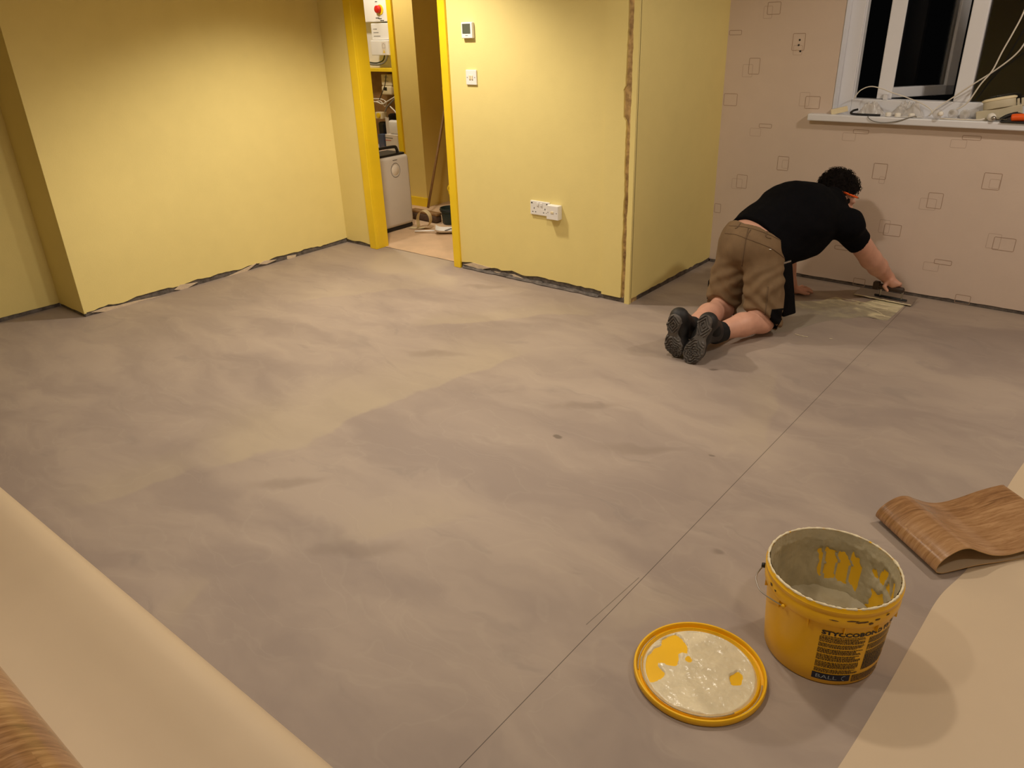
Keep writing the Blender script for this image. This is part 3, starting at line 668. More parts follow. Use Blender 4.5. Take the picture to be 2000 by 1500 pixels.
# wire bail hanging at the left, with its lug
ha, hb = PH0+R(-52), PH0+R(-84)
lug = BC+Vector((0.170*math.cos(ha), 0.170*math.sin(ha), 0.198))
bl_ = lambda r_, d_, z_: BC+Vector((r_*math.cos(PH0+R(d_)), r_*math.sin(PH0+R(d_)), z_))
A, B_, mid, mid2 = bl_(0.1655, -36, 0.2045), bl_(0.168, -86, 0.219), bl_(0.180, -66, 0.186), bl_(0.184, -80, 0.194)
MB().tube(catmull([A, A.lerp(mid, 0.5)+Vector((0, 0, -0.004)), mid, mid2, B_], 6), 0.0018, 8).build('wire_bail', M['wire'], bucket, True)
MB().lathe([(0, -0.006), (0.006, -0.006), (0.007, 0), (0.006, 0.006), (0, 0.006)], n=12, mtx=Matrix.Translation(B_)@Matrix.Rotation(PH0-R(86), 4, 'Z')@Matrix.Rotation(R(90), 4, 'Y')).build('bail_lug', M['black'], bucket, True)
MB().lathe([(0, -0.003), (0.005, -0.003), (0.005, 0.003), (0, 0.003)], n=10, mtx=Matrix.Translation(A)@Matrix.Rotation(PH0-R(36), 4, 'Z')@Matrix.Rotation(R(90), 4, 'Y')).build('bail_lug', M['bucket'], bucket, True)

# ================================================================== LID
LC = Vector((-0.58, 1.406, 0)); RL = 0.169
e = lid = empty('bucket_lid', LC); tag(e, 'round yellow bucket lid lying upside down, coated in pale adhesive', 'lid')
MB().lathe([(0, 0.0), (0.160, 0.0), (RL-0.002, 0.001), (RL, 0.005), (RL, 0.016), (RL-0.002, 0.019), (RL-0.006, 0.019), (RL-0.008, 0.015), (RL-0.0085, 0.006), (RL-0.016, 0.005), (RL-0.0175, 0.013), (RL-0.0205, 0.0145), (RL-0.023, 0.010), (RL-0.024, 0.006), (0, 0.006)], LC, 96).build('shell', M['bucket'], lid, 35)
hx = Vector((-0.78, 0.62, 0))   # towards the upper left of the picture
def lpaste(u, v):
    ph = u*2*math.pi; r = v*(RL-0.0215); x, y = r*math.cos(ph), r*math.sin(ph)
    z = 0.0115+0.0040*nz(x*12, y*12, 3)+0.0018*nz(x*38, y*38, 8)+0.0012*nz(x*90, y*90, 4)
    g = on_z(1320, 1262, 0.01)-LC; g2 = on_z(1270, 1300, 0.01)-LC; g3 = on_z(1437, 1325, 0.01)-LC
    for (c, rx) in ((g, 0.045), (g2, 0.042), ((g+g2)/2, 0.038)):
        d = math.hypot(x-c.x, y-c.y)/rx+0.6*nz(x*30, y*30, 1.5)
        if d < 1: z = min(z, 0.004-0.002*(1-d)) if d < 0.92 else z*0.7
    d = math.hypot((x-g3.x), (y-g3.y))/0.02+0.7*nz(x*40, y*40, 6)
    if d < 1: z = 0.004
    if v > 0.94: z = 0.010*(1-v)/0.06+0.003
    return LC+Vector((x, y, z))
MB().grid(lpaste, 200, 70, True).build('adhesive_layer', M['paste'], lid, True)
sm = MB()
for k, (a0, a1, rr, h_) in enumerate(((200, 330, RL-0.0195, 0.0150), (-70, 20, RL-0.012, 0.0075), (165, 215, RL-0.012, 0.0072))):
    P = [LC+Vector((rr*math.cos(R(a)), rr*math.sin(R(a)), h_+0.0008*nz(a*0.2, k, 0))) for a in np.linspace(a0, a1, 40)]
    sm.tube(P, [0.0012+0.0016*abs(nz(i*0.3, k, 2)) for i in range(40)], 6)
sm.build('rim_dirt', M['paste_dry'], lid, True)

# ================================================================== VINYL SHEETS
def vinyl(name_root, prof, p0, axis, across, length, thick, nlen=24, uv0=(0, 0), jitter=None):
    """sheet with cross-section prof [(v,z)] along `across`, extruded `length` along axis. returns dict of MBs: face, back, edge with uv"""
    P = [Vector((a, b)) for a, b in prof]; N = len(P); nrm = []
    arc = [0.0]
    for i in range(1, N): arc.append(arc[-1]+(P[i]-P[i-1]).length)
    for i in range(N):
        d = P[min(i+1, N-1)]-P[max(i-1, 0)]; d.normalize(); nrm.append(Vector((-d.y, d.x)))
    def pt(i, j, side):
        q = P[i]+nrm[i]*(thick/2*side); s = length*j/nlen
        o = Vector((0, 0, 0)) if jitter is None else jitter(i/(N-1), j/nlen)
        return Vector(p0)+Vector(axis)*s+Vector(across)*q.x+Vector((0, 0, q.y))+o
    return P, arc, pt
def sheet_obj(name, parent, m_, N, nlen, pt, side, arc, length, flip=False):
    vs = [pt(i, j, side) for j in range(nlen+1) for i in range(N)]; fs = []
    for j in range(nlen):
        for i in range(N-1):
            q = (j*N+i, j*N+i+1, (j+1)*N+i+1, (j+1)*N+i); fs.append(q if not flip else q[::-1])
    o = MB().add(vs, fs).build(name, m_, parent, True, normals=False)
    uvl = o.data.uv_layers.new(name='UVMap')
    for lp in o.data.loops:
        i, j = lp.vertex_index % N, lp.vertex_index//N; uvl.data[lp.index].uv = (arc[i]+3.0, length*j/nlen+3.0)
    return o
def edge_obj(parent, m_, N, nlen, pt):
    mb = MB(); ring = [(i, 0) for i in range(N)]+[(N-1, j) for j in range(1, nlen+1)]+[(i, nlen) for i in range(N-2, -1, -1)]+[(0, j) for j in range(nlen-1, 0, -1)]
    K = len(ring); mb.add([pt(i, j, 1) for i, j in ring]+[pt(i, j, -1) for i, j in ring], [(k, (k+1) % K, K+(k+1) % K, K+k) for k in range(K)])
    return mb.build('cut_edge', m_, parent)
def smoothprof(pts, n=10): return [(p.x, p.y) for p in catmull([Vector((a, b, 0)) for a, b in pts], n)]

# curled oak offcut near the bucket
fn = Vector((-0.195, 2.185, 0)); ax = Vector((-0.78, 0.626, 0)).normalized(); ac = Vector((0.626, 0.78, 0)).normalized()
pr = smoothprof([(0.48, 0.010), (0.38, 0.016), (0.30, 0.008), (0.22, 0.0085), (0.14, 0.012), (0.06, 0.007), (0.02, 0.006), (-0.004, 0.018), (0.000, 0.042), (0.024, 0.066), (0.062, 0.084), (0.098, 0.083), (0.14, 0.062), (0.19, 0.040), (0.245, 0.031), (0.31, 0.038), (0.38, 0.052), (0.45, 0.060), (0.475, 0.060)], 7)
e = off = empty('vinyl_offcut', fn+ac*0.15+ax*0.14); tag(e, 'curled wood-print vinyl offcut folded over beside the bucket', 'vinyl offcut')
Wd = 0.285
jit = lambda a, s: Vector((0, 0, 0.006*s*math.sin(a*5)))+ax*(0.02*(a-0.5)*s)
P, arc, pt = vinyl('x', pr, fn-ax*0.005, ax, ac, Wd, 0.0026, 20, jitter=lambda a, s: Vector((0, 0, 0.004*s*math.sin(a*5)**2)))
sheet_obj('oak_print_face', off, M['wood'], len(P), 20, pt, 1, arc, Wd)
sheet_obj('cream_backing', off, M['backing'], len(P), 20, pt, -1, arc, Wd)
edge_obj(off, M['edge'], len(P), 20, pt)

# cream sheet lying face down at the right
e = sh = empty('vinyl_sheet', (0.6, 2.4, 0)); tag(e, 'large vinyl sheet lying backing side up along the right edge', 'vinyl sheet')
ed = catmull([Vector((*q, 0)) for q in ((-0.27, 0.75), (-0.245, 0.95), (-0.205, 1.35), (-0.187, 1.60), (-0.172, 1.90), (-0.160, 2.09), (-0.122, 2.285), (-0.112, 2.55), (-0.109, 2.80), (-0.088, 3.06), (-0.05, 3.4), (-0.02, 3.85))], 6)
nE = len(ed); vs = []; 
for p in ed:
    for k in range(14):
        t_ = k/13; x = p.x+(1.68-p.x)*t_**1.3; vs.append((x, p.y, 0.0034+(0.010*(0.5+0.5*nz(x*1.5, p.y*1.2, 3)) if k > 1 else 0.0)))
mb = MB(); mb.add(vs, [(i*14+k, i*14+k+1, (i+1)*14+k+1, (i+1)*14+k) for i in range(nE-1) for k in range(13)]); mb.build('cream_backing', M['backing'], sh, True)
mb = MB(); mb.add([(p.x, p.y, 0.0034) for p in ed]+[(p.x+0.001, p.y, 0.0004) for p in ed], [(i, i+1, nE+i+1, nE+i) for i in range(nE-1)]); mb.build('cut_edge', M['edge'], sh)

# big folded-back sheet and oak roll at the lower left
e = fold = empty('folded_vinyl_sheet', (-1.6, 0.4, 0)); tag(e, 'large vinyl sheet folded back with cream backing showing, lower left', 'vinyl sheet')
pr = smoothprof([(-0.25, 0.004), (0.1, 0.004), (0.40, 0.004), (0.52, 0.006), (0.572, 0.020), (0.590, 0.050), (0.585, 0.085), (0.562, 0.118), (0.52, 0.132), (0.46, 0.126), (0.39, 0.112), (0.31, 0.104), (0.22, 0.110), (0.12, 0.122), (-0.05, 0.125), (-0.25, 0.11)], 9)
P, arc, pt = vinyl('x', pr, (-3.9, 0, 0), Vector((1, 0, 0)), Vector((0, 1, 0)), 3.95, 0.003, 60, jitter=lambda a, s: Vector((0, 0.022*s*(a > 0.2), 0)))
sheet_obj('oak_print_face', fold, M['wood'], len(P), 60, pt, 1, arc, 3.95); sheet_obj('cream_backing', fold, M['backing'], len(P), 60, pt, -1, arc, 3.95); edge_obj(fold, M['edge'], len(P), 60, pt)
e = roll = empty('vinyl_roll', (-1.6, 0.09, 0.13)); tag(e, 'roll of wood-print vinyl lying on the folded sheet, bottom left corner', 'vinyl roll')
pr = []
for k in range(150):
    a = k/149*2*math.pi*2.6-R(70); rr = 0.126-0.0034*k/149*2.6; pr.append((0.100+rr*math.cos(a), 0.260+rr*math.sin(a)))
P, arc, pt = vinyl('x', pr, (-3.6, 0, 0), Vector((1, 0, 0)), Vector((0, 1, 0)), 3.6, 0.0026, 30)
sheet_obj('oak_print_face', roll, M['wood'], len(P), 30, pt, -1, arc, 3.6); sheet_obj('cream_backing', roll, M['backing'], len(P), 30, pt, 1, arc, 3.6); edge_obj(roll, M['edge'], len(P), 30, pt)

# ================================================================== WET ADHESIVE PATCH
ol = [(1508, 640), (1504, 648), (1520, 650), (1545, 646), (1568, 640), (1600, 630), (1640, 624), (1690, 620), (1728, 626), (1738, 622), (1765, 598), (1772, 590), (1740, 580), (1700, 590), (1675, 590), (1650, 588), (1632, 580), (1600, 588), (1560, 588), (1540, 590), (1520, 610)]
c0 = on_z(1620, 606); P = [on_z(*q) for q in ol]; rs = []
P = catmull(P, 4, True); n = len(P); vs = []; K = 12
for k in range(K):
    s = (k+1)/K
    for i, p in enumerate(P):
        q = c0.lerp(p, s); h_ = (0.0016+0.0012*nz(q.x*30, q.y*30, 1)+0.0010*nz(q.x*9, q.y*60, 4))*(1 if k < K-1 else 0); vs.append(Vector((q.x, q.y, max(0.0004, h_+0.0006))))
vs.append(Vector((c0.x, c0.y, 0.002))); fs = [(k*n+i, k*n+(i+1) % n, (k+1)*n+(i+1) % n, (k+1)*n+i) for k in range(K-1) for i in range(n)]+[(i, (i+1) % n, len(vs)-1) for i in range(n)]
def wetmat():
    t = NT('wet_adhesive_film'); v = t.coord((4, 7, 1), (0, 0, R(-25)))
    n1 = t.noise(v, 1.6, 5, 0.6, 1.0); sp_ = t.n('ShaderNodeSeparateXYZ'); t.l(t.coord(), sp_.inputs[0])
    f_ = t.math('ADD', n1, t.math('MULTIPLY', t.math('ADD', sp_.outputs[1], -0.02), 0.9))
    t.l(t.ramp(f_, [(0.36, lin((146, 136, 122))), (0.55, lin((164, 155, 130))), (0.72, lin((218, 208, 172)))]), t.b.inputs['Base Color'])
    t.b.inputs['Roughness'].default_value = 0.38; t.bump(n1, 0.3, 0.003); return t.m
M['wet'] = wetmat()
patch = tag(MB().add(vs, fs).build('adhesive_patch', M['wet'], None, True, loc=(c0.x, c0.y, 0)), 'wet pale adhesive spread on the floor beside the kneeling man', 'adhesive')
# ridges of fresh adhesive in front of the trowel
for k, (pl, r_) in enumerate((([(1632, 581), (1660, 586), (1690, 592), (1712, 600), (1735, 604)], 0.005), ([(1690, 600), (1712, 607), (1728, 618)], 0.004), ([(1700, 588), (1730, 596), (1760, 600)], 0.006), ([(1552, 652), (1566, 656), (1578, 658)], 0.003), ([(1620, 661), (1626, 662)], 0.003))):
    pts = catmull([on_z(*q, 0.002) for q in pl], 6); MB().tube(pts, [r_*(0.4+0.7*abs(nz(i*0.5, k, 3))) for i in range(len(pts))], 7).build('adhesive_ridge', M['paste'], patch, True)
# ================================================================== PERSON
# skeleton (metres, room space): kneeling, torso reaching forward and right over the floor
V3 = lambda *a: np.array(a, dtype=np.float64)
RA, RK = V3(-1.500, 3.40, 0.085), V3(-1.385, 3.71, 0.078)
LA, LK = V3(-1.628, 3.36, 0.095), V3(-1.640, 3.78, 0.078)
HR, HL = V3(-1.455, 3.80, 0.405), V3(-1.605, 3.84, 0.415)
WC, CC, NB = V3(-1.520, 3.905, 0.500), V3(-1.375, 4.10, 0.560), V3(-1.300, 4.27, 0.595)
SR, SL = V3(-1.170, 4.195, 0.520), V3(-1.46, 4.335, 0.540)
ER, WR = V3(-1.083, 4.44, 0.285), V3(-1.032, 4.685, 0.120)
EL, WL = V3(-1.53, 4.40, 0.27), V3(-1.500, 4.42, 0.075)
HD = V3(-1.302, 4.425, 0.626)
FD = V3(0.64, 0.60, -0.46); FD /= np.linalg.norm(FD)          # where the face points
UPH = V3(0, 0, 1)-FD*FD[2]; UPH /= np.linalg.norm(UPH); SDH = np.cross(FD, UPH)    # head up and right

class SDF:
    def __init__(s, lo, hi, h):
        s.lo = np.array(lo, float); s.h = h; s.n = (np.ceil((np.array(hi)-s.lo)/h).astype(int)+1)
        s.D = np.full(s.n, 0.2, np.float32)
    def sub(s, lo, hi):
        i0 = np.clip(np.floor((np.array(lo)-s.lo)/s.h).astype(int), 0, s.n-1); i1 = np.clip(np.ceil((np.array(hi)-s.lo)/s.h).astype(int)+1, 1, s.n)
        sl = tuple(slice(a, b) for a, b in zip(i0, i1))
        ax_ = [s.lo[k]+s.h*np.arange(i0[k], i1[k]) for k in range(3)]
        return sl, np.stack(np.meshgrid(*ax_, indexing='ij'), -1)
    def _mix(s, sl, d, k):
        D = s.D[sl]
        if k <= 0: s.D[sl] = np.minimum(D, d)
        else:
            h_ = np.clip(0.5+0.5*(d-D)/k, 0, 1); s.D[sl] = d+(D-d)*h_-k*h_*(1-h_)
    def cone(s, a, b, ra, rb, k=0.02):
        a, b = np.array(a), np.array(b); m_ = max(ra, rb)+k+0.05; sl, p = s.sub(np.minimum(a, b)-m_, np.maximum(a, b)+m_)
        if p.size == 0: return s
        ab = b-a; t_ = np.clip(((p-a)@ab)/(ab@ab+1e-12), 0, 1); d = np.linalg.norm(p-(a+t_[..., None]*ab), axis=-1)-(ra+(rb-ra)*t_)
        s._mix(sl, d, k); return s
    def ell(s, c, axes, r, k=0.02):
        c = np.array(c); r = np.array(r); m_ = r.max()+k+0.05; sl, p = s.sub(c-m_, c+m_)
        if p.size == 0: return s
        q = (p-c)@np.array(axes).T; k0 = np.linalg.norm(q/r, axis=-1); k1 = np.linalg.norm(q/(r*r), axis=-1); d = k0*(k0-1)/np.maximum(k1, 1e-6)
        s._mix(sl, d, k); return s
    def cut(s, p, n_, lo=None, hi=None):      # remove the side n points to
        n_ = np.array(n_, float); n_ /= np.linalg.norm(n_); ax_ = [s.lo[k]+s.h*np.arange(s.n[k]) for k in range(3)]
        if lo is None: lo, hi = s.lo, s.lo+s.h*s.n
        sl, P = s.sub(lo, hi); s.D[sl] = np.maximum(s.D[sl], (P-np.array(p))@n_); return s
    def mesh(s):
        D = s.D.copy(); D[0] = D[-1] = 0.1; D[:, 0] = D[:, -1] = 0.1; D[:, :, 0] = D[:, :, -1] = 0.1
        I = D < 0; nx, ny, nz_ = D.shape
        cnt = np.zeros((nx-1, ny-1, nz_-1), np.int8)
        for dx in (0, 1):
            for dy in (0, 1):
                for dz in (0, 1): cnt += I[dx:nx-1+dx, dy:ny-1+dy, dz:nz_-1+dz]
        act = (cnt > 0) & (cnt < 8); C_ = np.argwhere(act); idx = np.full(act.shape, -1, np.int64); idx[act] = np.arange(len(C_))
        acc = np.zeros((len(C_), 3)); num = np.zeros(len(C_))
        cor = [(a, b, c) for a in (0, 1) for b in (0, 1) for c in (0, 1)]
        for a in cor:
            for k in range(3):
                if a[k] == 0:
                    b = list(a); b[k] = 1
                    da = D[C_[:, 0]+a[0], C_[:, 1]+a[1], C_[:, 2]+a[2]]; db = D[C_[:, 0]+b[0], C_[:, 1]+b[1], C_[:, 2]+b[2]]
                    m_ = (da < 0) != (db < 0); t_ = np.where(m_, da/np.where(m_, da-db, 1), 0)
                    pa = np.array(a, float)[None, :].repeat(len(C_), 0); pa[:, k] += t_; acc[m_] += pa[m_]; num += m_
        Vv = s.lo+s.h*(C_+acc/num[:, None]); F = []
        for k in range(3):
            A0 = np.take(I, range(0, I.shape[k]-1), k); B0 = np.take(I, range(1, I.shape[k]), k)
            E_ = np.argwhere(A0 != B0); inside = A0[tuple(E_.T)]; u, v = (k+1) % 3, (k+2) % 3
            ok = (E_[:, u] > 0) & (E_[:, v] > 0); E_ = E_[ok]; inside = inside[ok]
            def cell(du, dv):
                q = E_.copy(); q[:, u] -= du; q[:, v] -= dv; return idx[q[:, 0], q[:, 1], q[:, 2]]
            quad = np.stack([cell(1, 1), cell(0, 1), cell(0, 0), cell(1, 0)], 1); quad[~inside] = quad[~inside][:, ::-1]; F.append(quad)
        F = np.concatenate(F); return Vv, F[(F >= 0).all(1)]
def relax(Vv, F, it=2, lam=0.5):
    e_ = np.concatenate([F[:, [0, 1]], F[:, [1, 2]], F[:, [2, 3]], F[:, [3, 0]]]); e_ = np.concatenate([e_, e_[:, ::-1]])
    for _ in range(it):
        acc = np.zeros_like(Vv); cn = np.zeros(len(Vv)); np.add.at(acc, e_[:, 0], Vv[e_[:, 1]]); np.add.at(cn, e_[:, 0], 1)
        Vv = Vv+(acc/np.maximum(cn, 1)[:, None]-Vv)*lam
    return Vv
def vnormals(Vv, F):
    fn_ = np.cross(Vv[F[:, 2]]-Vv[F[:, 0]], Vv[F[:, 3]]-Vv[F[:, 1]]); N = np.zeros_like(Vv)
    for k in range(4): np.add.at(N, F[:, k], fn_)
    return N/np.maximum(np.linalg.norm(N, axis=1), 1e-9)[:, None]
def np_obj(name, Vv, F, m_, parent):
    off = np.array(ORG[parent.name]); me = bpy.data.meshes.new(name); me.from_pydata((Vv-off).tolist(), [], F.tolist()); me.update()
    me.polygons.foreach_set('use_smooth', [True]*len(me.polygons)); me.materials.append(m_)
    o = bpy.data.objects.new(name, me); COL.objects.link(o); o.parent = parent; ORG[o.name] = Vector(off); return o

def limbs(s, g=0.0, arms=True, legs=True, torso=True, k=0.03):
    if legs:
        for (A_, K_, H_) in ((RA, RK, HR), (LA, LK, HL)):
            c = A_*0.42+K_*0.58+V3(0, 0, 0.008)
            s.cone(A_, c, 0.041+g, 0.061+g, 0.02); s.cone(c, K_, 0.061+g, 0.058+g, 0.02); s.cone(K_, H_, 0.062+g, 0.094+g, k)
    if torso:
        ux = (HR-HL)/np.linalg.norm(HR-HL)
        s.ell((HR+HL)/2+V3(0, 0.01, 0.03), np.eye(3), (0.165+g, 0.135+g, 0.125+g), 0.05)
        ax1 = (CC-WC)/np.linalg.norm(CC-WC); sx_ = (SR-SL)/np.linalg.norm(SR-SL); sx_ = sx_-ax1*(sx_@ax1); sx_ /= np.linalg.norm(sx_); up_ = np.cross(sx_, ax1)
        s.ell(WC+V3(0.01, 0.02, -0.015), np.stack([sx_, ax1, up_]), (0.160+g, 0.13+g, 0.125+g), 0.07)
        s.ell((WC+CC)/2+up_*-0.005, np.stack([sx_, ax1, up_]), (0.168+g, 0.17+g, 0.135+g), 0.07)
        s.ell(CC, np.stack([sx_, ax1, up_]), (0.178+g, 0.16+g, 0.135+g), 0.06)
        s.cone(SR, SL, 0.07+g, 0.07+g, 0.06); s.cone(CC+up_*0.03, NB, 0.10+g, 0.065+g, 0.06)
    return s
# ---- body (one continuous skin)
pbase = Vector((-1.45, 3.75, 0.0))
person = empty('person', pbase); tag(person, 'man kneeling on the floor in black T-shirt and khaki shorts, spreading adhesive with a trowel', 'person')
S = SDF((-1.80, 3.14, -0.02), (-0.93, 4.80, 0.84), 0.0052)
limbs(S)
for (A_, hx_, tx_) in ((RA, V3(-1.482, 3.295, 0.16), V3(-1.512, 3.24, 0.07)), (LA, V3(-1.625, 3.28, 0.16), V3(-1.615, 3.24, 0.07))):   # feet inside the shoes
    S.cone(A_, hx_, 0.038, 0.03, 0.02); S.cone(hx_, tx_, 0.03, 0.03, 0.02)
S.cone(SR, ER, 0.060, 0.056, 0.03); S.cone(ER, ER*0.6+WR*0.4, 0.056, 0.053, 0.015); S.cone(ER*0.6+WR*0.4, WR, 0.053, 0.036, 0.015)
S.cone(SL, EL, 0.058, 0.047, 0.03); S.cone(EL, WL, 0.045, 0.031, 0.015)
# neck and head
S.cone(NB-V3(0.01, 0.02, 0.01), HD-FD*0.035-UPH*0.03, 0.062, 0.058, 0.025)
HA = np.stack([SDH, FD, UPH])
S.ell(HD+UPH*0.015-FD*0.01, HA, (0.074, 0.097, 0.090), 0.02)
S.ell(HD+FD*0.035-UPH*0.045, HA, (0.056, 0.060, 0.075), 0.025)      # face and jaw
S.cone(HD+FD*0.075-UPH*0.105, HD+FD*0.060-UPH*0.10, 0.022, 0.026, 0.02)  # chin
S.cone(HD+FD*0.090-UPH*0.012, HD+FD*0.113-UPH*0.048, 0.010, 0.015, 0.008)  # nose
for sg in (-1, 1):
    S.cone(HD+FD*0.088+SDH*sg*0.014-UPH*0.002, HD+FD*0.078+SDH*sg*0.046-UPH*0.004, 0.012, 0.010, 0.01)  # brow
    S.ell(HD+FD*0.080+SDH*sg*0.030-UPH*0.020, HA, (0.013, 0.012, 0.009), 0.004)   # eye
    S.ell(HD-FD*0.000+SDH*sg*0.083-UPH*0.026, HA, (0.010, 0.019, 0.031), 0.006)   # ear
    S.cone(HD+FD*0.062+SDH*sg*0.038-UPH*0.045, HD+FD*0.05+SDH*sg*0.045-UPH*0.06, 0.02, 0.02, 0.012)
S.cone(HD+FD*0.094+SDH*0.018-UPH*0.077, HD+FD*0.094-SDH*0.018-UPH*0.077, 0.007, 0.007, 0.004)  # lips
# right hand closed on the trowel handle (handle runs along TX)
T0, T1 = np.array(on_z(1668, 571, 0.022)), np.array(on_z(1780, 593, 0.022)); TX = (T1-T0); TL = np.linalg.norm(TX); TX = TX/TL; TY = np.cross(V3(0, 0, 1), TX)
HC = T0+TX*TL*0.60+TY*0.045+V3(0, 0, 0.052); HRAD = 0.015        # handle centre under the palm
pal = HC+V3(0, 0, 0.030)+TY*0.004
S.cone(WR, pal, 0.031, 0.026, 0.02)
for k in range(4):
    b = pal+TX*(-0.030+0.021*k)+TY*(-0.002)
    S.cone(pal, b+V3(0, 0, 0.002), 0.022, 0.013, 0.012)
    k1 = b+TY*0.026+V3(0, 0, 0.001-0.001*k); k2 = k1+TY*0.006+V3(0, 0, -0.030); k3 = k2-TY*0.018+V3(0, 0, -0.012)
    rr = (0.0098, 0.0100, 0.0096, 0.0086)[k]
    S.cone(b, k1, rr+0.002, rr, 0.004); S.cone(k1, k2, rr, rr-0.0008, 0.003); S.cone(k2, k3, rr-0.0008, rr-0.0018, 0.003)
th0 = pal-TX*0.034-TY*0.010; th1 = th0-TY*0.020-V3(0, 0, 0.018)-TX*0.004; th2 = th1+V3(0, 0, -0.022)+TX*0.022
S.cone(pal-TX*0.01, th0, 0.020, 0.013, 0.01); S.cone(th0, th1, 0.012, 0.0105, 0.004); S.cone(th1, th2, 0.0105, 0.009, 0.003)
# left hand flat on the floor
lp = V3(-1.482, 4.455, 0.026); fd = V3(0.62, 0.78, 0)/np.linalg.norm(V3(0.62, 0.78, 0)); sd = V3(fd[1], -fd[0], 0)
S.cone(WL, lp, 0.030, 0.022, 0.02)
for k in range(4):
    b = lp+fd*0.040+sd*(-0.030+0.021*k)-V3(0, 0, 0.004); L_ = (0.060, 0.072, 0.066, 0.050)[k]; spd = fd+sd*(0.16*(k-1.5))
    S.cone(lp, b, 0.021, 0.013, 0.012); m1 = b+spd*L_*0.5+V3(0, 0, 0.006); m2 = b+spd*L_-V3(0, 0, 0.010)
    S.cone(b, m1, 0.0105, 0.0095, 0.004); S.cone(m1, m2, 0.0095, 0.008, 0.003)
b = lp+sd*0.034; S.cone(lp, b, 0.02, 0.013, 0.01); S.cone(b, b+fd*0.03+sd*0.026-V3(0, 0, 0.008), 0.0115, 0.0105, 0.004); S.cone(b+fd*0.03+sd*0.026-V3(0, 0, 0.008), b+fd*0.055+sd*0.030-V3(0, 0, 0.012), 0.0105, 0.009, 0.003)
# lower-back furrow
Vb, Fb = S.mesh(); Vb = relax(Vb, Fb, 2, 0.5)
Vb[:, 2] = np.maximum(Vb[:, 2], 0.004)
body = np_obj('body', Vb, Fb, M['skin'], person)

# ---- T-shirt
S = SDF((-1.82, 3.70, 0.12), (-0.93, 4.66, 0.86), 0.0055)
limbs(S, 0.016, legs=False)
ax1 = (CC-WC)/np.linalg.norm(CC-WC)
S.cone(V3(-1.43, 3.90, 0.400), V3(-1.33, 4.10, 0.44), 0.095, 0.10, 0.06)       # cloth hanging under the belly
S.ell(V3(-1.44, 4.10, 0.635), np.eye(3), (0.15, 0.13, 0.085), 0.06)      # rounded upper back
S.cone(SR+V3(-0.01, 0, -0.01), SR+(ER-SR)*0.62, 0.070, 0.071, 0.03); S.cone(SL, SL+(EL-SL)*0.6, 0.08, 0.07, 0.04)
S.cone(NB, NB+(HD-NB)*0.12, 0.080, 0.078, 0.03)
hemn = -(ax1*0.80+V3(0.10, 0.30, 0.45)*0.0+V3(0, 0, -0.15))
dsl = (ER-SR)/np.linalg.norm(ER-SR); cs = SR+(ER-SR)*0.50
S.cut(cs, dsl+V3(0.25, 0, -0.05), cs-0.13, cs+0.15)
S.cut(SL+(EL-SL)*0.5, (EL-SL), SL+(EL-SL)*0.5-0.14, SL+(EL-SL)*0.5+0.16)
HEMP = np.array(on_z(1475, 444, 0.542))
S.cut(HEMP, V3(-0.30, -0.90, -0.20))
S.cut(V3(-1.40, 3.80, 0.30), V3(-0.05, -1.0, -0.30))
Vs, Fs = S.mesh(); Vs = relax(Vs, Fs, 3, 0.5); N = vnormals(Vs, Fs)
dsp = np.array([0.009*nz(v[0]*7+v[2]*3, v[1]*5, v[2]*9)+0.004*nz(v[0]*22, v[1]*14, v[2]*22) for v in Vs]); Vs = Vs+N*dsp[:, None]
shirt = np_obj('t_shirt', Vs, Fs, M['shirt'], person)

# ---- shorts
S = SDF((-1.84, 3.52, -0.01), (-1.20, 4.10, 0.66), 0.005)
ux = (HR-HL)/np.linalg.norm(HR-HL)
S.ell((HR+HL)/2+V3(0, 0.005, 0.035), np.stack([ux, np.cross(V3(0, 0, 1), ux), V3(0, 0, 1)]), (0.178, 0.148, 0.135), 0.04)
S.ell(WC+V3(-0.01, 0.0, -0.02), np.stack([ux, np.cross(V3(0, 0, 1), ux), V3(0, 0, 1)]), (0.168, 0.145, 0.120), 0.06)
for (K_, H_, w_) in ((RK, HR, V3(0.01, 0, 0)), (LK, HL, V3(-0.005, 0, 0))):
    kk = K_+V3(0, 0.005, 0.005)
    S.cone(H_, (H_+kk)/2+w_, 0.108, 0.098, 0.025); S.cone((H_+kk)/2+w_, kk+w_+V3(0, -0.004, 0.0), 0.098, 0.090, 0.025)
wn_ = V3(0.20, 0.56, 0.78)
S.cut(np.array(on_z(1484, 450, 0.533)), wn_)                          # waistband
for (K_, H_) in ((RK, HR), (LK, HL)):                         # hems just above the back of the knee
    lo_ = K_-V3(0.13, 0.30, 0.14); hi_ = K_+V3(0.13, 0.16, 0.14)
    S.cut(K_+V3(-0.02, -0.040, 0.055), V3(-0.10, -0.72, -0.70), lo_, hi_)
Vv, Fv = S.mesh(); Vv = relax(Vv, Fv, 3, 0.5); N = vnormals(Vv, Fv)
def sfold(v):
    x, y, z = v; kx = RK if x > -1.525 else LK
    q = math.sin((z*1.0+(x-kx[0])*0.8)*78+4*nz(x*9, y*9, z*6)); lowf = max(0, min(1, (0.30-z)/0.18))
    cr = math.sin(((x+1.525)*0.6-z*0.9)*95+3*nz(x*8, z*8, 1)); mid = max(0, min(1, (0.40-z)/0.12))*max(0, min(1, (z-0.18)/0.1))
    return 0.0075*q*lowf+0.0050*cr*mid+0.008*nz(x*11, y*11, z*6)+0.0025*nz(x*30, y*30, z*18)
Vv = Vv+N*np.array([sfold(v) for v in Vv])[:, None]; Vv[:, 2] = np.maximum(Vv[:, 2], 0.003)
shorts = np_obj('work_shorts', Vv, Fv, M['shorts'], person)
bvh = BVHTree.FromPolygons([Vector(v) for v in Vv], [tuple(int(i) for i in f_) for f_ in Fv])
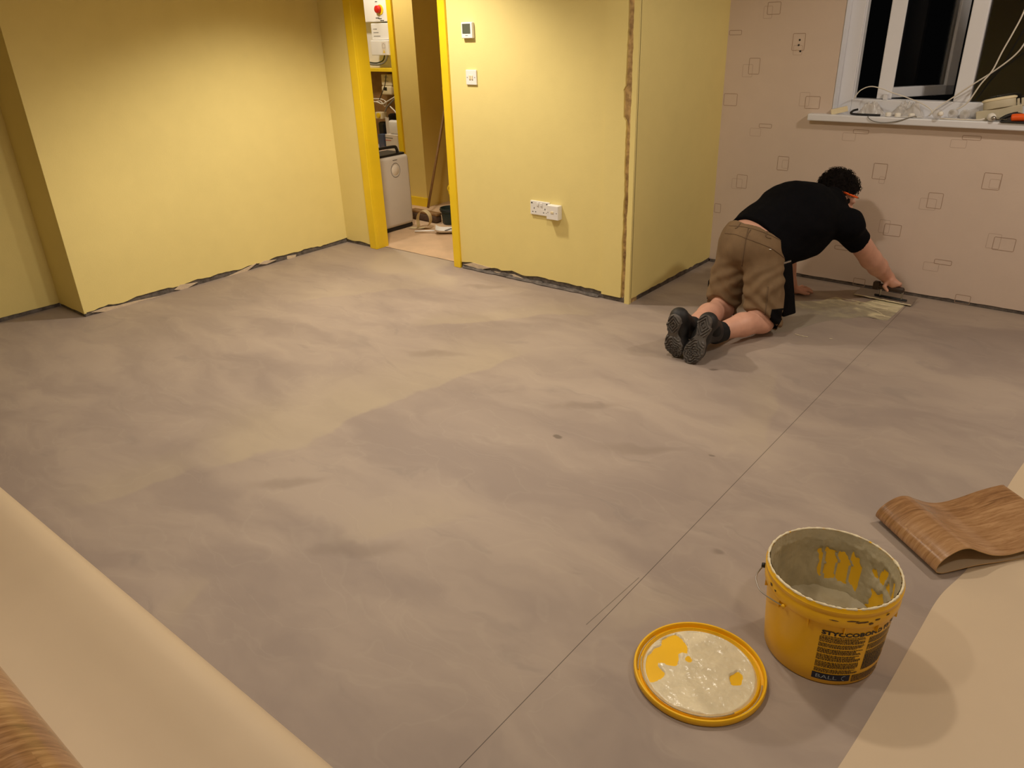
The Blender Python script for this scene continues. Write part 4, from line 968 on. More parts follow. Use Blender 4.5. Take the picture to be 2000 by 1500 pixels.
def on_surf(bv, px, py, lift=0.001):
    d = _ray(px, py).normalized(); hit = bv.ray_cast(EYE, d)
    return None if hit[0] is None else hit[0]+hit[1]*lift
def seam(pl, r_, name, m_, n_=8):
    pts = [on_surf(bvh, p.x, p.y) for p in catmull([Vector((*q, 0)) for q in pl], n_)]; pts = [p for p in pts if p is not None]
    if len(pts) > 2: MB().tube(pts, r_, 6).build(name, m_, shorts, True)
seam([(1462, 446), (1458, 462), (1454, 485), (1449, 520)], 0.0022, 'centre_seam', M['seam'])
seam([(1416, 456), (1436, 458), (1456, 465), (1480, 474), (1508, 486), (1532, 504)], 0.0018, 'yoke_seam', M['seam'])
seam([(1424, 441), (1450, 443), (1480, 450), (1510, 462), (1532, 474)], 0.0016, 'waistband_seam', M['seam'])
for pl in ([(1446, 436), (1441, 444), (1436, 446)], [(1466, 449), (1461, 457), (1457, 467)], [(1499, 450), (1496, 462), (1506, 466)]): seam(pl, 0.0032, 'belt_loop', M['seam'], 4)
seam([(1500, 560), (1497, 590), (1494, 620), (1495, 645)], 0.003, 'side_seam', M['seam'])
tg = on_surf(bvh, 1504, 487, 0.002)
if tg is not None: MB().box(-0.005, 0.005, -0.003, 0.003, -0.002, 0.002, 0.001, 1, Matrix.Translation(tg)).build('cloth_tag', M['white'], shorts)
# black knee panel on the outer right leg, laid on the cloth
def surf_patch(bv, L_, R_, n_, m_):
    vs = []; Lc = catmull([Vector((*q, 0)) for q in L_], 6); Rc = catmull([Vector((*q, 0)) for q in R_], 6)
    for j in range(n_+1):
        a = Lc[min(len(Lc)-1, int(j/n_*(len(Lc)-1)))]; c = Rc[min(len(Rc)-1, int(j/n_*(len(Rc)-1)))]; last = None
        for i in range(m_+1):
            q = a.lerp(c, i/m_); h = on_surf(bv, q.x, q.y, 0.003)
            if h is None: h = last
            vs.append(h); last = h
    return vs, [(j*(m_+1)+i, j*(m_+1)+i+1, (j+1)*(m_+1)+i+1, (j+1)*(m_+1)+i) for j in range(n_) for i in range(m_)]
vs, fs = surf_patch(bvh, [(1507, 604), (1504, 622), (1505, 640)], [(1530, 602), (1528, 620), (1516, 642)], 10, 8)
if all(v is not None for v in vs): MB().add(vs, fs).build('knee_panel', M['cordura'], shorts, True, normals=False)
# tool pocket hanging at the right hip
hp0 = Vector((-1.302, 3.745, 0.36)); 
hm = Matrix.Translation((-1.318, 3.83, 0.235))@Matrix.Rotation(R(-32), 4, 'Z')@Matrix.Rotation(R(-7), 4, 'Y')@Matrix.Rotation(R(8), 4, 'X')
hol = MB().box(-0.012, 0.014, -0.04, 0.04, -0.145, 0.14, 0.008, 2, hm).build('tool_pocket', M['cordura'], person)
MB().box(-0.010, 0.012, -0.034, 0.034, 0.138, 0.148, 0.002, 1, hm).build('pocket_clip', M['steel'], hol)
hm2 = Matrix.Translation((-1.735, 3.80, 0.17))@Matrix.Rotation(R(15), 4, 'Z')
MB().box(-0.006, 0.006, -0.02, 0.03, -0.06, 0.05, 0.004, 2, hm2).build('side_pocket_flap', M['cordura'], shorts)

# ---- socks and shoes
for (A_, K_, nm) in ((RA, RK, 'R'), (LA, LK, 'L')):
    S = SDF(np.minimum(A_, K_)-0.17, np.maximum(A_, K_)+0.13, 0.0045); d = (K_-A_)/np.linalg.norm(K_-A_)
    hx_ = V3(-1.482, 3.30, 0.15) if nm == 'R' else V3(-1.62, 3.285, 0.15)
    S.cone(A_, A_+d*0.10, 0.050, 0.053, 0.01); S.cone(A_, hx_, 0.050, 0.045, 0.02); S.cut(A_+d*0.058, d)
    Vv, Fv = S.mesh(); Vv = relax(Vv, Fv, 2, 0.5); np_obj('sock', Vv, Fv, M['sock'], person)
def make_shoe(heel, toe, nrm, ank, side):
    heel, toe, nrm = np.array(heel), np.array(toe), np.array(nrm, float); vv = toe-heel; L_ = np.linalg.norm(vv); vv /= L_
    nrm = nrm-vv*(nrm@vv); nrm /= np.linalg.norm(nrm); uu = np.cross(vv, nrm)      # uu: across; nrm: out of the sole
    S = SDF(np.minimum(heel, toe)-0.13, np.maximum(heel, toe)+0.14, 0.0042)
    at_ = lambda t_, u_, w_: heel+vv*(t_*L_)+uu*u_+nrm*w_
    S.cone(at_(0.12, 0, -0.040), at_(0.40, side*0.004, -0.040), 0.037, 0.036, 0.02); S.cone(at_(0.40, side*0.004, -0.040), at_(0.74, 0, -0.034), 0.036, 0.044, 0.02)
    S.cone(at_(0.74, 0, -0.034), at_(0.90, -side*0.006, -0.026), 0.044, 0.030, 0.02); S.cone(at_(0.70, 0.012, -0.030), at_(0.72, -0.014, -0.030), 0.036, 0.036, 0.02)
    S.cone(at_(0.14, 0, -0.045), np.array(ank), 0.042, 0.052, 0.03); S.cone(at_(0.50, 0, -0.05), np.array(ank), 0.036, 0.046, 0.03)
    da = np.array(ank)-at_(0.3, 0, -0.04); S.cut(np.array(ank)+da*0.02, da)
    S.cut(at_(0.5, 0, -0.004), nrm)
    Vv, Fv = S.mesh(); Vv = relax(Vv, Fv, 2, 0.5); Vv[:, 2] = np.maximum(Vv[:, 2], 0.003); sh_ = np_obj('shoe', Vv, Fv, M['shoe'], person)
    # sole slab with tread lugs cut as relief
    def hw(t_):    # half width along the length
        ks = [(0, 0.0), (0.03, 0.020), (0.10, 0.032), (0.22, 0.035), (0.42, 0.025), (0.58, 0.040), (0.72, 0.049), (0.84, 0.046), (0.93, 0.034), (0.98, 0.018), (1.0, 0.0)]
        for (a, x), (b, y) in zip(ks, ks[1:]):
            if a <= t_ <= b: q = (t_-a)/(b-a); q = q*q*(3-2*q) if a > 0.03 and b < 0.95 else q**0.7 if b < 0.5 else 1-(1-q)**1.0; return x+(y-x)*q
        return 0
    bend = lambda t_: -0.018*max(0, (t_-0.62)/0.38)**2
    def tread(t_, u_):
        a = t_*L_; r1 = math.hypot((a-0.055)*1.0, u_*1.25); r2 = math.hypot((a-0.205), u_*1.1)
        if t_ < 0.40: g_ = math.sin((abs(u_)*1.0+abs(a-0.055)*0.75)*430)
        elif t_ < 0.50: g_ = -0.3
        else: g_ = math.sin((abs(u_)*0.8+abs(a-0.195)*0.9)*400+2.2*math.sin(math.atan2(u_, a-0.195)*6))
        return 0.0038*max(-1, min(1, 2.5*g_))
    NU, NV = 27, 84; vs = []
    for j in range(NV):
        t_ = j/(NV-1); w_ = hw(t_); c_ = -side*0.010*math.sin(t_*math.pi*1.0)*(t_ > 0.2)
        for i in range(NU):
            s_ = i/(NU-1)*2-1; u_ = s_*w_; h_ = 0.012+tread(t_, u_)*(1 if abs(s_) < 0.93 else 0)+bend(t_)
            vs.append(at_(t_, u_+c_, h_ if abs(s_) < 0.999 else h_-0.004))
    base = len(vs)
    for j in range(NV):
        t_ = j/(NV-1); w_ = hw(t_); c_ = -side*0.010*math.sin(t_*math.pi)*(t_ > 0.2)
        for s_ in (-1, 1): vs.append(at_(t_, s_*w_+c_, -0.014+bend(t_)))
    fs = [(j*NU+i, j*NU+i+1, (j+1)*NU+i+1, (j+1)*NU+i) for j in range(NV-1) for i in range(NU-1)]
    for j in range(NV-1):
        fs.append((base+2*j, j*NU, (j+1)*NU, base+2*j+2)); fs.append((j*NU+NU-1, base+2*j+1, base+2*j+3, (j+1)*NU+NU-1)); fs.append((base+2*j, base+2*j+2, base+2*j+3, base+2*j+1))
    vs = [(v[0], v[1], max(0.001, v[2])) for v in vs]
    MB().add(vs, fs).build('treaded_sole', M['sole'], sh_, 30)
    return sh_
make_shoe(on_z(1383, 616, 0.24), on_z(1342, 709, 0.004), (0.08, -0.93, 0.33), RA+V3(0.004, 0.0, 0.01), 1)
make_shoe(on_z(1318, 614, 0.24), on_z(1319, 698, 0.004), (-0.02, -0.93, 0.33), LA+V3(0.0, 0.0, 0.01), -1)

# ---- hair: dark cap with loose curls, beard
S = SDF(HD-0.17, HD+0.17, 0.0040)
S.ell(HD+UPH*0.026-FD*0.024, HA, (0.092, 0.108, 0.094), 0.02)
S.ell(HD-UPH*0.025-FD*0.052, HA, (0.076, 0.060, 0.072), 0.03)
S.cut(HD+FD*0.065+UPH*0.0, FD*0.9-UPH*0.45)
S.cut(HD-FD*0.018+UPH*0.002, FD*0.50-UPH*0.9)
for sg in (-1, 1): S.cone(HD+FD*0.030+SDH*sg*0.068-UPH*0.01, HD+FD*0.035+SDH*sg*0.064-UPH*0.062, 0.012, 0.009, 0.006)
Vv, Fv = S.mesh(); Vv = relax(Vv, Fv, 2, 0.5); N = vnormals(Vv, Fv)
Vv = Vv+N*np.array([0.009*nz(v[0]*40, v[1]*40, v[2]*40)+0.005*nz(v[0]*95, v[1]*95, v[2]*95) for v in Vv])[:, None]
hair = np_obj('hair', Vv, Fv, M['hair'], person)
mb = MB(); hr = random.Random(5); nv_ = len(Vv); hb = BVHTree.FromPolygons([Vector(v) for v in Vv], [tuple(int(i) for i in f_) for f_ in Fv])
for k in range(520):
    i = hr.randrange(nv_); p = Vector(Vv[i]); q = Vector(N[i])
    if (np.array(p)-HD)@UPH < 0.0 and (np.array(p)-HD)@FD > -0.03: continue
    t1 = q.orthogonal().normalized(); t1.rotate(Matrix.Rotation(hr.uniform(0, 6.28), 3, q)); t2 = q.cross(t1); r_ = hr.uniform(0.007, 0.013); a0 = hr.uniform(0, 6.28)
    P = [p+q*(0.002+0.016*(s/8)*hr.uniform(0.6, 1.0))+t1*(r_*math.cos(a0+s*0.75)-r_*math.cos(a0))+t2*(r_*math.sin(a0+s*0.75)-r_*math.sin(a0)) for s in range(9)]
    mb.tube(P, [0.0019*(1-s/11) for s in range(9)], 5)
mb.build('curls', M['hair'], hair, True)
# ---- pencil behind the right ear
pb = Vector(HD+SDH*0.094-FD*0.055+UPH*0.012); pe = Vector(HD+SDH*0.088+FD*0.070+UPH*0.024)
pen = empty('pencil', pb.lerp(pe, 0.5)); tag(pen, "orange carpenter's pencil tucked behind the kneeling man's ear", 'pencil')
MB().tube([pb.lerp(pe, 0.10), pb.lerp(pe, 0.9)], 0.0058, 6).build('barrel', M['orange'], pen)
MB().tube([pb, pb.lerp(pe, 0.10)], [0.0050, 0.0056], 6).build('end_cap', M['cream_pl'], pen)
MB().tube([pb.lerp(pe, 0.9), pe], [0.0056, 0.0015], 6).build('point', M['broomwood'], pen)

# ================================================================== TROWEL
tb = Vector(T0+TX*TL*0.5+TY*0.045)
e = trow = empty('notched_trowel', (tb.x, tb.y, 0.006)); tag(e, "steel notched trowel with dark wooden handle in the kneeling man's hand", 'trowel')
vs = []; fs = []; n = 44; TXv, TYv = Vector(TX), Vector(TY); tp = Vector((T0[0], T0[1], 0))
bl = MB()
for i in range(n):     # notched near edge
    s0_, s1_ = TL*i/n, TL*(i+1)/n; y0 = 0.0 if i % 2 == 0 else 0.006
    za = lambda y_: 0.008+y_*0.14
    q = [tp+TXv*s+TYv*y_+Vector((0, 0, za(y_))) for (s, y_) in ((s0_, y0), (s1_, y0), (s1_, 0.11), (s0_, 0.11))]
    bl.add(q+[v+Vector((0, 0, 0.0022)) for v in q], [(3, 2, 1, 0), (4, 5, 6, 7), (0, 1, 5, 4), (2, 3, 7, 6), (1, 2, 6, 5), (3, 0, 4, 7)])
bl.build('blade', M['steel'], trow)
pts = [tp+TXv*(TL*i/30)+TYv*(0.002+0.004*nz(i*0.4, 1, 2))+Vector((0, 0, 0.011)) for i in range(31)]
bl = MB().tube(pts, [0.003+0.003*abs(nz(i*0.6, 3, 1)) for i in range(31)], 6); bl.build('adhesive_on_blade', M['paste'], trow, True)
HCv = Vector(HC); hd = MB(); pts = [HCv+TXv*s for s in (-0.085, -0.075, -0.04, 0.0, 0.04, 0.060, 0.066)]
hd.tube(pts, [0.010, 0.0175, 0.0165, 0.0155, 0.0165, 0.0165, 0.009], 14).build('handle', M['handle'], trow, True)
MB().box(-0.105, -0.070, -0.020, 0.018, -0.020, 0.026, 0.006, 2, Matrix.Translation(HCv)@Matrix.Rotation(math.atan2(TX[1], TX[0]), 4, 'Z')).build('handle_end_block', M['handle'], trow)
for s in (-0.06, 0.06): MB().tube([HCv+TXv*s, Vector((HCv.x+TX[0]*s, HCv.y+TX[1]*s, 0.016))], 0.006, 8).build('tang', M['steel'], trow)
MB().tube([Vector((HCv.x+TX[0]*s, HCv.y+TX[1]*s, 0.018)) for s in (-0.09, 0.09)], 0.007, 8).build('mounting_bar', M['black'], trow)
# ================================================================== WINDOW SILL CLUTTER
ZS = 1.0
def S_(px, py, z=ZS): return on_z(px, py, z)
c = S_(1662, 216); c = Vector((-1.455, 4.80, ZS))
e = MB().box(-0.045, 0.045, -0.014, 0.014, 0.0, 0.03, 0.003, 2, Matrix.Translation((-1.475, 4.79, ZS+0.006))@Matrix.Rotation(R(18), 4, 'Z')@Matrix.Rotation(R(-14), 4, 'Y')).build('trunking_offcut', M['cream_pl'], None, loc=(-1.475, 4.79, ZS)); tag(e, 'cream plastic trunking offcut at the left end of the sill', 'trunking')
pts = catmull([(-1.375, 4.786, ZS+0.030), (-1.40, 4.785, ZS+0.022), (-1.408, 4.778, ZS+0.008), (-1.37, 4.765, ZS+0.006), (-1.31, 4.76, ZS+0.006), (-1.245, 4.765, ZS+0.0065)], 6)
tag(MB().tube(pts, 0.006, 8).build('black_cable_offcut', M['black'], None, True, loc=(-1.33, 4.78, ZS)), 'short bent black cable offcut on the sill', 'cable')
# crumpled clear bag with clips inside
def crumple(name, x0, x1, y0, y1, h, seed, label, m_='clearpl'):
    def fn_(u, v):
        ed_ = min(u, 1-u, v, 1-v)*4; ed_ = min(1, ed_)
        x = x0+(x1-x0)*u+0.012*nz(u*7, v*7, seed); y = y0+(y1-y0)*v+0.006*nz(u*6, v*6, seed+3)
        z = ZS+0.002+h*ed_*(0.50+0.55*nz(u*3.1, v*2.3, seed)+0.40*abs(nz(u*9, v*7, seed+5))+0.18*nz(u*22, v*19, seed+9)); return Vector((x, min(y, YFm-0.004), max(ZS+0.001, z)))
    return tag(MB().grid(fn_, 40, 22).build(name, M[m_], None, True, loc=((x0+x1)/2, (y0+y1)/2, ZS)), label, 'plastic bag')
crumple('clear_plastic_bag', -1.385, -1.245, 4.790, 4.862, 0.075, 2.0, 'crumpled clear plastic bag behind the black cable offcut')
crumple('clear_plastic_bag', -1.215, -1.04, 4.795, 4.865, 0.080, 6.0, 'crumpled clear plastic bag in the middle of the sill')
# small white electrical bits
for k, (x, y, a, lab) in enumerate(((-1.205, 4.772, 20, 'small white cable clip nearest the black cable offcut'), (-1.155, 4.770, 75, 'small white cable clip in front of the middle plastic bag'), (-1.085, 4.772, -30, 'small white cable clip beside the flat white card'))):
    mtx = Matrix.Translation((x, y, ZS+0.001))@Matrix.Rotation(R(a), 4, 'Z')
    mb = MB().lathe([(0.006, 0), (0.015, 0), (0.016, 0.004), (0.016, 0.018), (0.012, 0.022), (0.007, 0.020), (0.006, 0.006)], n=16, mtx=mtx)
    o = mb.build('cable_clip', M['lampbase'], None, True, loc=(x, y, ZS)); tag(o, lab, 'cable clip', 'white clips on the sill')
    MB().tube([mtx@Vector((0.014, 0, 0.008)), mtx@Vector((0.034, 0, 0.006))], 0.003, 6).build('nail', M['steel'], o)
e = MB().poly([(-1.165, 4.742, ZS+0.0012), (-1.02, 4.758, ZS+0.004), (-1.035, 4.785, ZS+0.006), (-1.165, 4.772, ZS+0.0012)], (0, 0, 0.0015)).build('white_card', M['white'], None, loc=(-1.1, 4.76, ZS)); tag(e, 'thin flat white card lying at the sill edge', 'card')
# clear bulbs
BUL = [(-0.955, 4.757, -60, 'clear glass bulb next to the mullion foot, white cap outward'), (-0.885, 4.780, 112, 'clear glass bulb second from the mullion foot'), (-0.828, 4.772, 96, 'clear glass bulb third from the mullion foot'), (-0.795, 4.843, 180, 'clear glass bulb nearest the beige light fitting')]
for (x, y, a, lab) in BUL:
    r_ = 0.026; mtx = Matrix.Translation((x, y, ZS+r_+0.0005))@Matrix.Rotation(R(a), 4, 'Z')@Matrix.Rotation(R(84), 4, 'Y')
    e = empty('glass_bulb', (x, y, ZS)); tag(e, lab, 'light bulb', 'clear bulbs on the sill')
    MB().lathe([(0.0, -0.026), (0.012, -0.0235), (0.021, -0.016), (0.026, 0.0), (0.022, 0.015), (0.014, 0.027), (0.012, 0.034)], n=20, mtx=mtx).build('globe', M['bulbglass'], e, True)
    MB().lathe([(0.0125, 0.032), (0.013, 0.036), (0.0125, 0.052), (0.009, 0.056), (0.0, 0.057)], n=16, mtx=mtx).build('cap', M['lampbase'], e, True)
# white candle bulb with steel tip
mtx = Matrix.Translation((-0.700, 4.755, ZS+0.0215))@Matrix.Rotation(R(-62), 4, 'Z')@Matrix.Rotation(R(95), 4, 'Y')
e = empty('white_bulb', (-0.700, 4.755, ZS)); tag(e, 'small opaque white bulb with steel tip in front of the beige fitting', 'light bulb')
MB().lathe([(0.0, -0.03), (0.012, -0.026), (0.019, -0.014), (0.0205, 0.0), (0.018, 0.014), (0.011, 0.024)], n=20, mtx=mtx).build('globe', M['lampbase'], e, True)
MB().lathe([(0.0105, 0.023), (0.0105, 0.036), (0.006, 0.04), (0, 0.041)], n=14, mtx=mtx).build('cap', M['steel'], e, True)
# beige fitting, a round rose on a bracket, tipped back against the glass
fm = Matrix.Translation((-0.685, 4.826, ZS+0.062))@Matrix.Rotation(R(8), 4, 'Z')@Matrix.Rotation(R(-12), 4, 'Y')@Matrix.Rotation(R(-8), 4, 'X')
e = empty('light_fitting', (-0.665, 4.82, ZS)); tag(e, 'old beige ceiling light fitting standing on the sill by the glass', 'light fitting')
MB().box(-0.105, 0.10, -0.020, 0.03, -0.055, -0.002, 0.005, 2, fm).build('bracket', M['fitting'], e)
MB().lathe([(0.0, -0.002), (0.072, -0.002), (0.074, 0.006), (0.072, 0.036), (0.068, 0.044), (0.060, 0.046), (0.0, 0.046)], n=32, mtx=fm@Matrix.Diagonal((1, 0.42, 1, 1))).build('rose', M['fitting'], e, 40)
MB().lathe([(0.0735, 0.036), (0.078, 0.038), (0.078, 0.045), (0.066, 0.050), (0.0, 0.050)], n=32, mtx=fm@Matrix.Diagonal((1, 0.42, 1, 1))).build('rim_ring', M['cream_pl'], e, 40)
for dx in (0.082, 0.100): MB().box(dx-0.006, dx+0.006, -0.012, 0.02, -0.01, 0.03, 0.002, 1, fm).build('terminal_lug', M['fitting'], e)
MB().box(-0.004+0.06, 0.02+0.06, -0.022, 0.0, -0.05, -0.035, 0.001, 1, fm).build('notch', M['black'], e)
# orange handled knife on a black sheath
e = empty('utility_knife', (-0.50, 4.757, ZS)); tag(e, 'orange-handled knife lying over the sill edge at the right', 'knife')
MB().box(-0.655, -0.33, 4.728, 4.775, ZS+0.0005, ZS+0.008, 0.002).build('black_sheath', M['black'], e)
hp = catmull([(-0.612, 4.748, ZS+0.022), (-0.585, 4.748, ZS+0.026), (-0.53, 4.75, ZS+0.027), (-0.45, 4.752, ZS+0.026), (-0.36, 4.755, ZS+0.024)], 5)
MB().tube(hp, [0.010]+[0.0185]*(len(hp)-2)+[0.013], 12).build('handle', M['orange'], e, True)
MB().tube(catmull([(-0.66, 4.765, ZS+0.010), (-0.63, 4.765, ZS+0.03), (-0.60, 4.77, ZS+0.038), (-0.57, 4.768, ZS+0.034)], 5), 0.010, 8).build('grip_guard', M['black'], e, True)
MB().box(-0.72, -0.63, 4.752, 4.770, ZS+0.012, ZS+0.014).build('blade', M['steel'], e)
e = MB().box(-0.565, -0.47, 4.815, 4.832, ZS+0.001, ZS+0.06, 0.003).build('white_cover_plate', M['white'], None, loc=(-0.52, 4.82, ZS)); tag(e, 'white cover plate propped behind the orange knife', 'cover plate')
# loose cables
def cable(name, pts, r_, m_, label, n_=8):
    P = catmull(pts, n_); tag(MB().tube(P, r_, 8).build(name, M[m_], None, True, loc=pts[0]), label, 'cable')
yk = 4.80
Q = lambda px, py, y=yk: on_y(px, py, y)
cable('white_cable', [Q(1668, 193, 4.783), Q(1680, 177, 4.783), Q(1700, 169, 4.783), Q(1722, 173, 4.783), Q(1740, 180, 4.783), Q(1770, 190, 4.783), Q(1800, 202, 4.783), Q(1818, 214, 4.78), Q(1822, 224, 4.775)], 0.0028, 'cable', 'thin white cable arching over the left half of the sill')
cable('white_cable', [Q(1815, 226, 4.775), Q(1828, 212, 4.82), Q(1862, 190, 4.83), Q(1900, 165, 4.80), Q(1935, 143, 4.79), Q(1965, 122, 4.78), Q(1985, 105, 4.77), Q(2000, 86, 4.76), Q(2040, 20, 4.75), Q(2080, -80, 4.74)], 0.0036, 'cable', 'white cable rising to the right, lower of the two')
cable('white_cable', [Q(1868, 214, 4.79), Q(1890, 200, 4.79), Q(1915, 165, 4.78), Q(1938, 138, 4.77), Q(1958, 100, 4.76), Q(1978, 65, 4.75), Q(2000, 22, 4.74), Q(2030, -60, 4.74)], 0.0036, 'cable', 'white cable rising steeply to the right, upper of the two')
cable('grey_cable', [(-1.30, 4.752, ZS+0.003), (-1.30, 4.735, ZS-0.004), (-1.27, 4.733, ZS-0.022), (-1.21, 4.733, ZS-0.028), (-1.14, 4.733, ZS-0.016), (-1.09, 4.738, ZS+0.003), (-1.07, 4.755, ZS+0.008)], 0.0022, 'gcable', 'thin grey cable looping down over the sill front')
cable('white_flex', [(-0.94, 4.757, ZS+0.004), (-0.91, 4.750, ZS+0.004), (-0.84, 4.750, ZS+0.004), (-0.76, 4.752, ZS+0.005), (-0.73, 4.757, ZS+0.012)], 0.004, 'cable', 'short white flex lying in front of the clear bulbs')

# ================================================================== HALL
# air purifier / dehumidifier standing just inside the hall
px0, px1, py0, py1, ph = -4.97, -4.71, 3.98, 4.40, 0.60
e = empty('dehumidifier', ((px0+px1)/2, (py0+py1)/2, 0.005)); tag(e, 'white dehumidifier with black carrying handle standing in the doorway hall', 'dehumidifier')
MB().box(px0, px1, py0, py1, 0.03, ph, 0.035, 4).build('body', M['housing'], e, 40)
MB().box(px0+0.012, px1-0.012, py0+0.012, py1-0.012, 0.005, 0.04, 0.01).build('base', M['black'], e)
MB().box(px0+0.025, px1-0.022, py0+0.03, py1-0.03, ph-0.02, ph+0.014, 0.006).build('top_grille', M['black'], e)
hx_ = px1-0.055
MB().tube(catmull([(hx_, py0+0.06, ph+0.008), (hx_, py0+0.065, ph+0.045), (hx_, py0+0.10, ph+0.062), (hx_, py1-0.12, ph+0.062), (hx_, py1-0.085, ph+0.045), (hx_, py1-0.075, ph+0.008)], 6), 0.012, 10).build('carrying_handle', M['black'], e, True)
P = [(px1+0.0006, 4.235+0.048*math.cos(a), 0.49+0.055*math.sin(a)) for a in np.linspace(0, 2*math.pi, 40, endpoint=False)]
MB().tube(P, 0.0022, 6, closed=True).build('display_ring', M['grey'], e, True)
MB().lathe([(0, 0), (0.04, 0), (0.038, 0.002), (0, 0.0025)], n=32, mtx=Matrix.Translation((px1-0.0005, 4.235, 0.49))@Matrix.Rotation(R(90), 4, 'Y')).build('display_disc', M['carton'], e, True)
MB().box(px1-0.0005, px1+0.0008, 4.215, 4.262, 0.566, 0.570).build('printed_mark', M['ink'], e)
# broom leaning in the corner
b0, b1 = Vector((-4.955, 4.80, 0.055)), Vector((-5.10, 5.17, 0.93))
b1 = Vector(on_x(871, 200, -5.02)); b0 = Vector(on_x(836, 406, -4.93))
e = empty('broom', (b0.x, b0.y, 0.005)); tag(e, 'wide broom with brown bristles leaning in the hall', 'broom')
MB().tube([b0, b1], 0.0115, 10).build('handle', M['broomwood'], e, True)
bl0, bl1 = on_z(812, 418, 0.06), on_z(853, 426, 0.06); bd = (bl1-bl0).normalized(); ang = math.atan2(bd.y, bd.x); bcn = on_z(832, 420, 0.05)
mtx = Matrix.Translation((bcn.x, bcn.y, 0))@Matrix.Rotation(ang, 4, 'Z')
MB().box(-0.17, 0.17, -0.032, 0.032, 0.062, 0.088, 0.010, 3, mtx).build('head_block', M['broomwood'], e, 40)
MB().box(-0.165, 0.165, -0.036, 0.036, 0.006, 0.066, 0.014, 3, mtx).build('bristles', M['bristle'], e, 40)
# yellow mop board / stick behind the door frame
q0, q1 = on_x(863, 172, -4.90), on_x(880, 235, -4.84)
e = MB().box(-0.028, 0.028, -0.010, 0.010, 0, (q1-q0).length+0.9, 0.003, 1, Matrix.Translation((q0.x+0.05, q0.y+0.06, 0.005))@Matrix.Rotation(R(0), 4, 'Y'))
e = MB(); e.poly([Vector((q0.x, q0.y, q0.z)), Vector((q0.x+0.05, q0.y+0.05, q0.z+0.02)), Vector((q0.x+0.11, q0.y+0.11, 0.005)), Vector((q0.x+0.07, q0.y+0.07, 0.005))], (-0.018, 0.018, 0)); e = e.build('yellow_batten', M['gloss'], None, loc=(q0.x+0.09, q0.y+0.09, 0.005)); tag(e, 'bright yellow batten leaning half hidden behind the right door frame', 'batten')
# curl of paper tape
tc = on_z(838, 449, 0.0); prt = smoothprof([(0.11, 0.002), (0.05, 0.003), (0.0, 0.012), (-0.03, 0.04), (-0.03, 0.085), (0.0, 0.112), (0.035, 0.10), (0.052, 0.06), (0.05, 0.015), (0.062, 0.003)], 6); prt = [(a*1.35, c_*1.35) for a, c_ in prt]
e = empty('paper_tape', (tc.x, tc.y, 0.006)); tag(e, 'loop of cream paper tape on the hall floor beside the dehumidifier', 'tape')
P, arc, pt = vinyl('x', prt, (tc.x-0.02, tc.y-0.03, 0.006), Vector((-0.35, 0.94, 0)), Vector((0.94, 0.35, 0))*-1, 0.06, 0.001, 6); sheet_obj('strip', e, M['tape'], len(P), 6, pt, 1, arc, 0.06); 
# dark green tub half behind the door frame
gc = on_z(880, 437); gc.z = 0.005
e = empty('green_tub', gc); tag(e, 'dark green plastic tub half hidden by the right door frame', 'tub')
MB().lathe([(0, 0), (0.060, 0), (0.065, 0.01), (0.072, 0.10), (0.082, 0.104), (0.082, 0.135), (0.076, 0.135), (0.070, 0.10), (0.06, 0.012), (0, 0.012)], gc, 32).build('tub', M['green'], e, 40)
MB().tube([gc+Vector((0.083*math.cos(a), 0.083*math.sin(a), 0.12)) for a in np.linspace(0, 6.28, 30, endpoint=False)], 0.004, 6, closed=True).build('rim', M['black'], e, True)
# white brush / scoop lying in front of it
w0 = on_z(874, 456, 0.0)
e = empty('dustpan', (w0.x, w0.y, 0.006)); tag(e, 'white scoop with long thin handle on the hall floor by the tub', 'dustpan')
mtx = Matrix.Translation((w0.x, w0.y, 0.006))@Matrix.Rotation(R(38), 4, 'Z')
MB().grid(lambda u, v: mtx@Vector(((u-0.5)*0.20, (v-0.5)*0.13, 0.004+0.028*abs(2*v-1)**3+0.022*abs(2*u-1)**4)), 20, 14).build('pan', M['white'], e, True)
MB().tube([mtx@Vector((-0.09, 0, 0.02)), mtx@Vector((-0.27, 0.03, 0.012))], 0.007, 8).build('handle', M['white'], e, True)
MB().tube([mtx@Vector((-0.02, 0.0, 0.016)), mtx@Vector((0.03, 0.012, 0.03)), mtx@Vector((0.07, -0.01, 0.02))], 0.006, 6).build('brush_rib', M['grey'], e, True)
# coil of yellow cord hanging behind the door frame
cc0 = on_x(884, 368, -4.55); mb = MB()
for k in range(3): mb.tube([cc0+Vector((0.028*math.cos(a)+0.01*k, 0.028*math.cos(a), -0.03*k+0.035*math.sin(a))) for a in np.linspace(0, 6.28, 16, endpoint=False)], 0.007, 6, closed=True)
mb.tube([cc0+Vector((0, 0, 0.03)), cc0+Vector((0.3, -0.02, 0.25))], 0.005, 6)
tag(mb.build('knotted_rope', M['gloss'], None, True, loc=cc0), 'yellow knotted rope showing beside the right door frame', 'rope')

# ---- cupboard contents, on the cupboard back (plane y) -----------------
YI = 5.22
I = lambda px, py, y=YI: on_y(px, py, y)
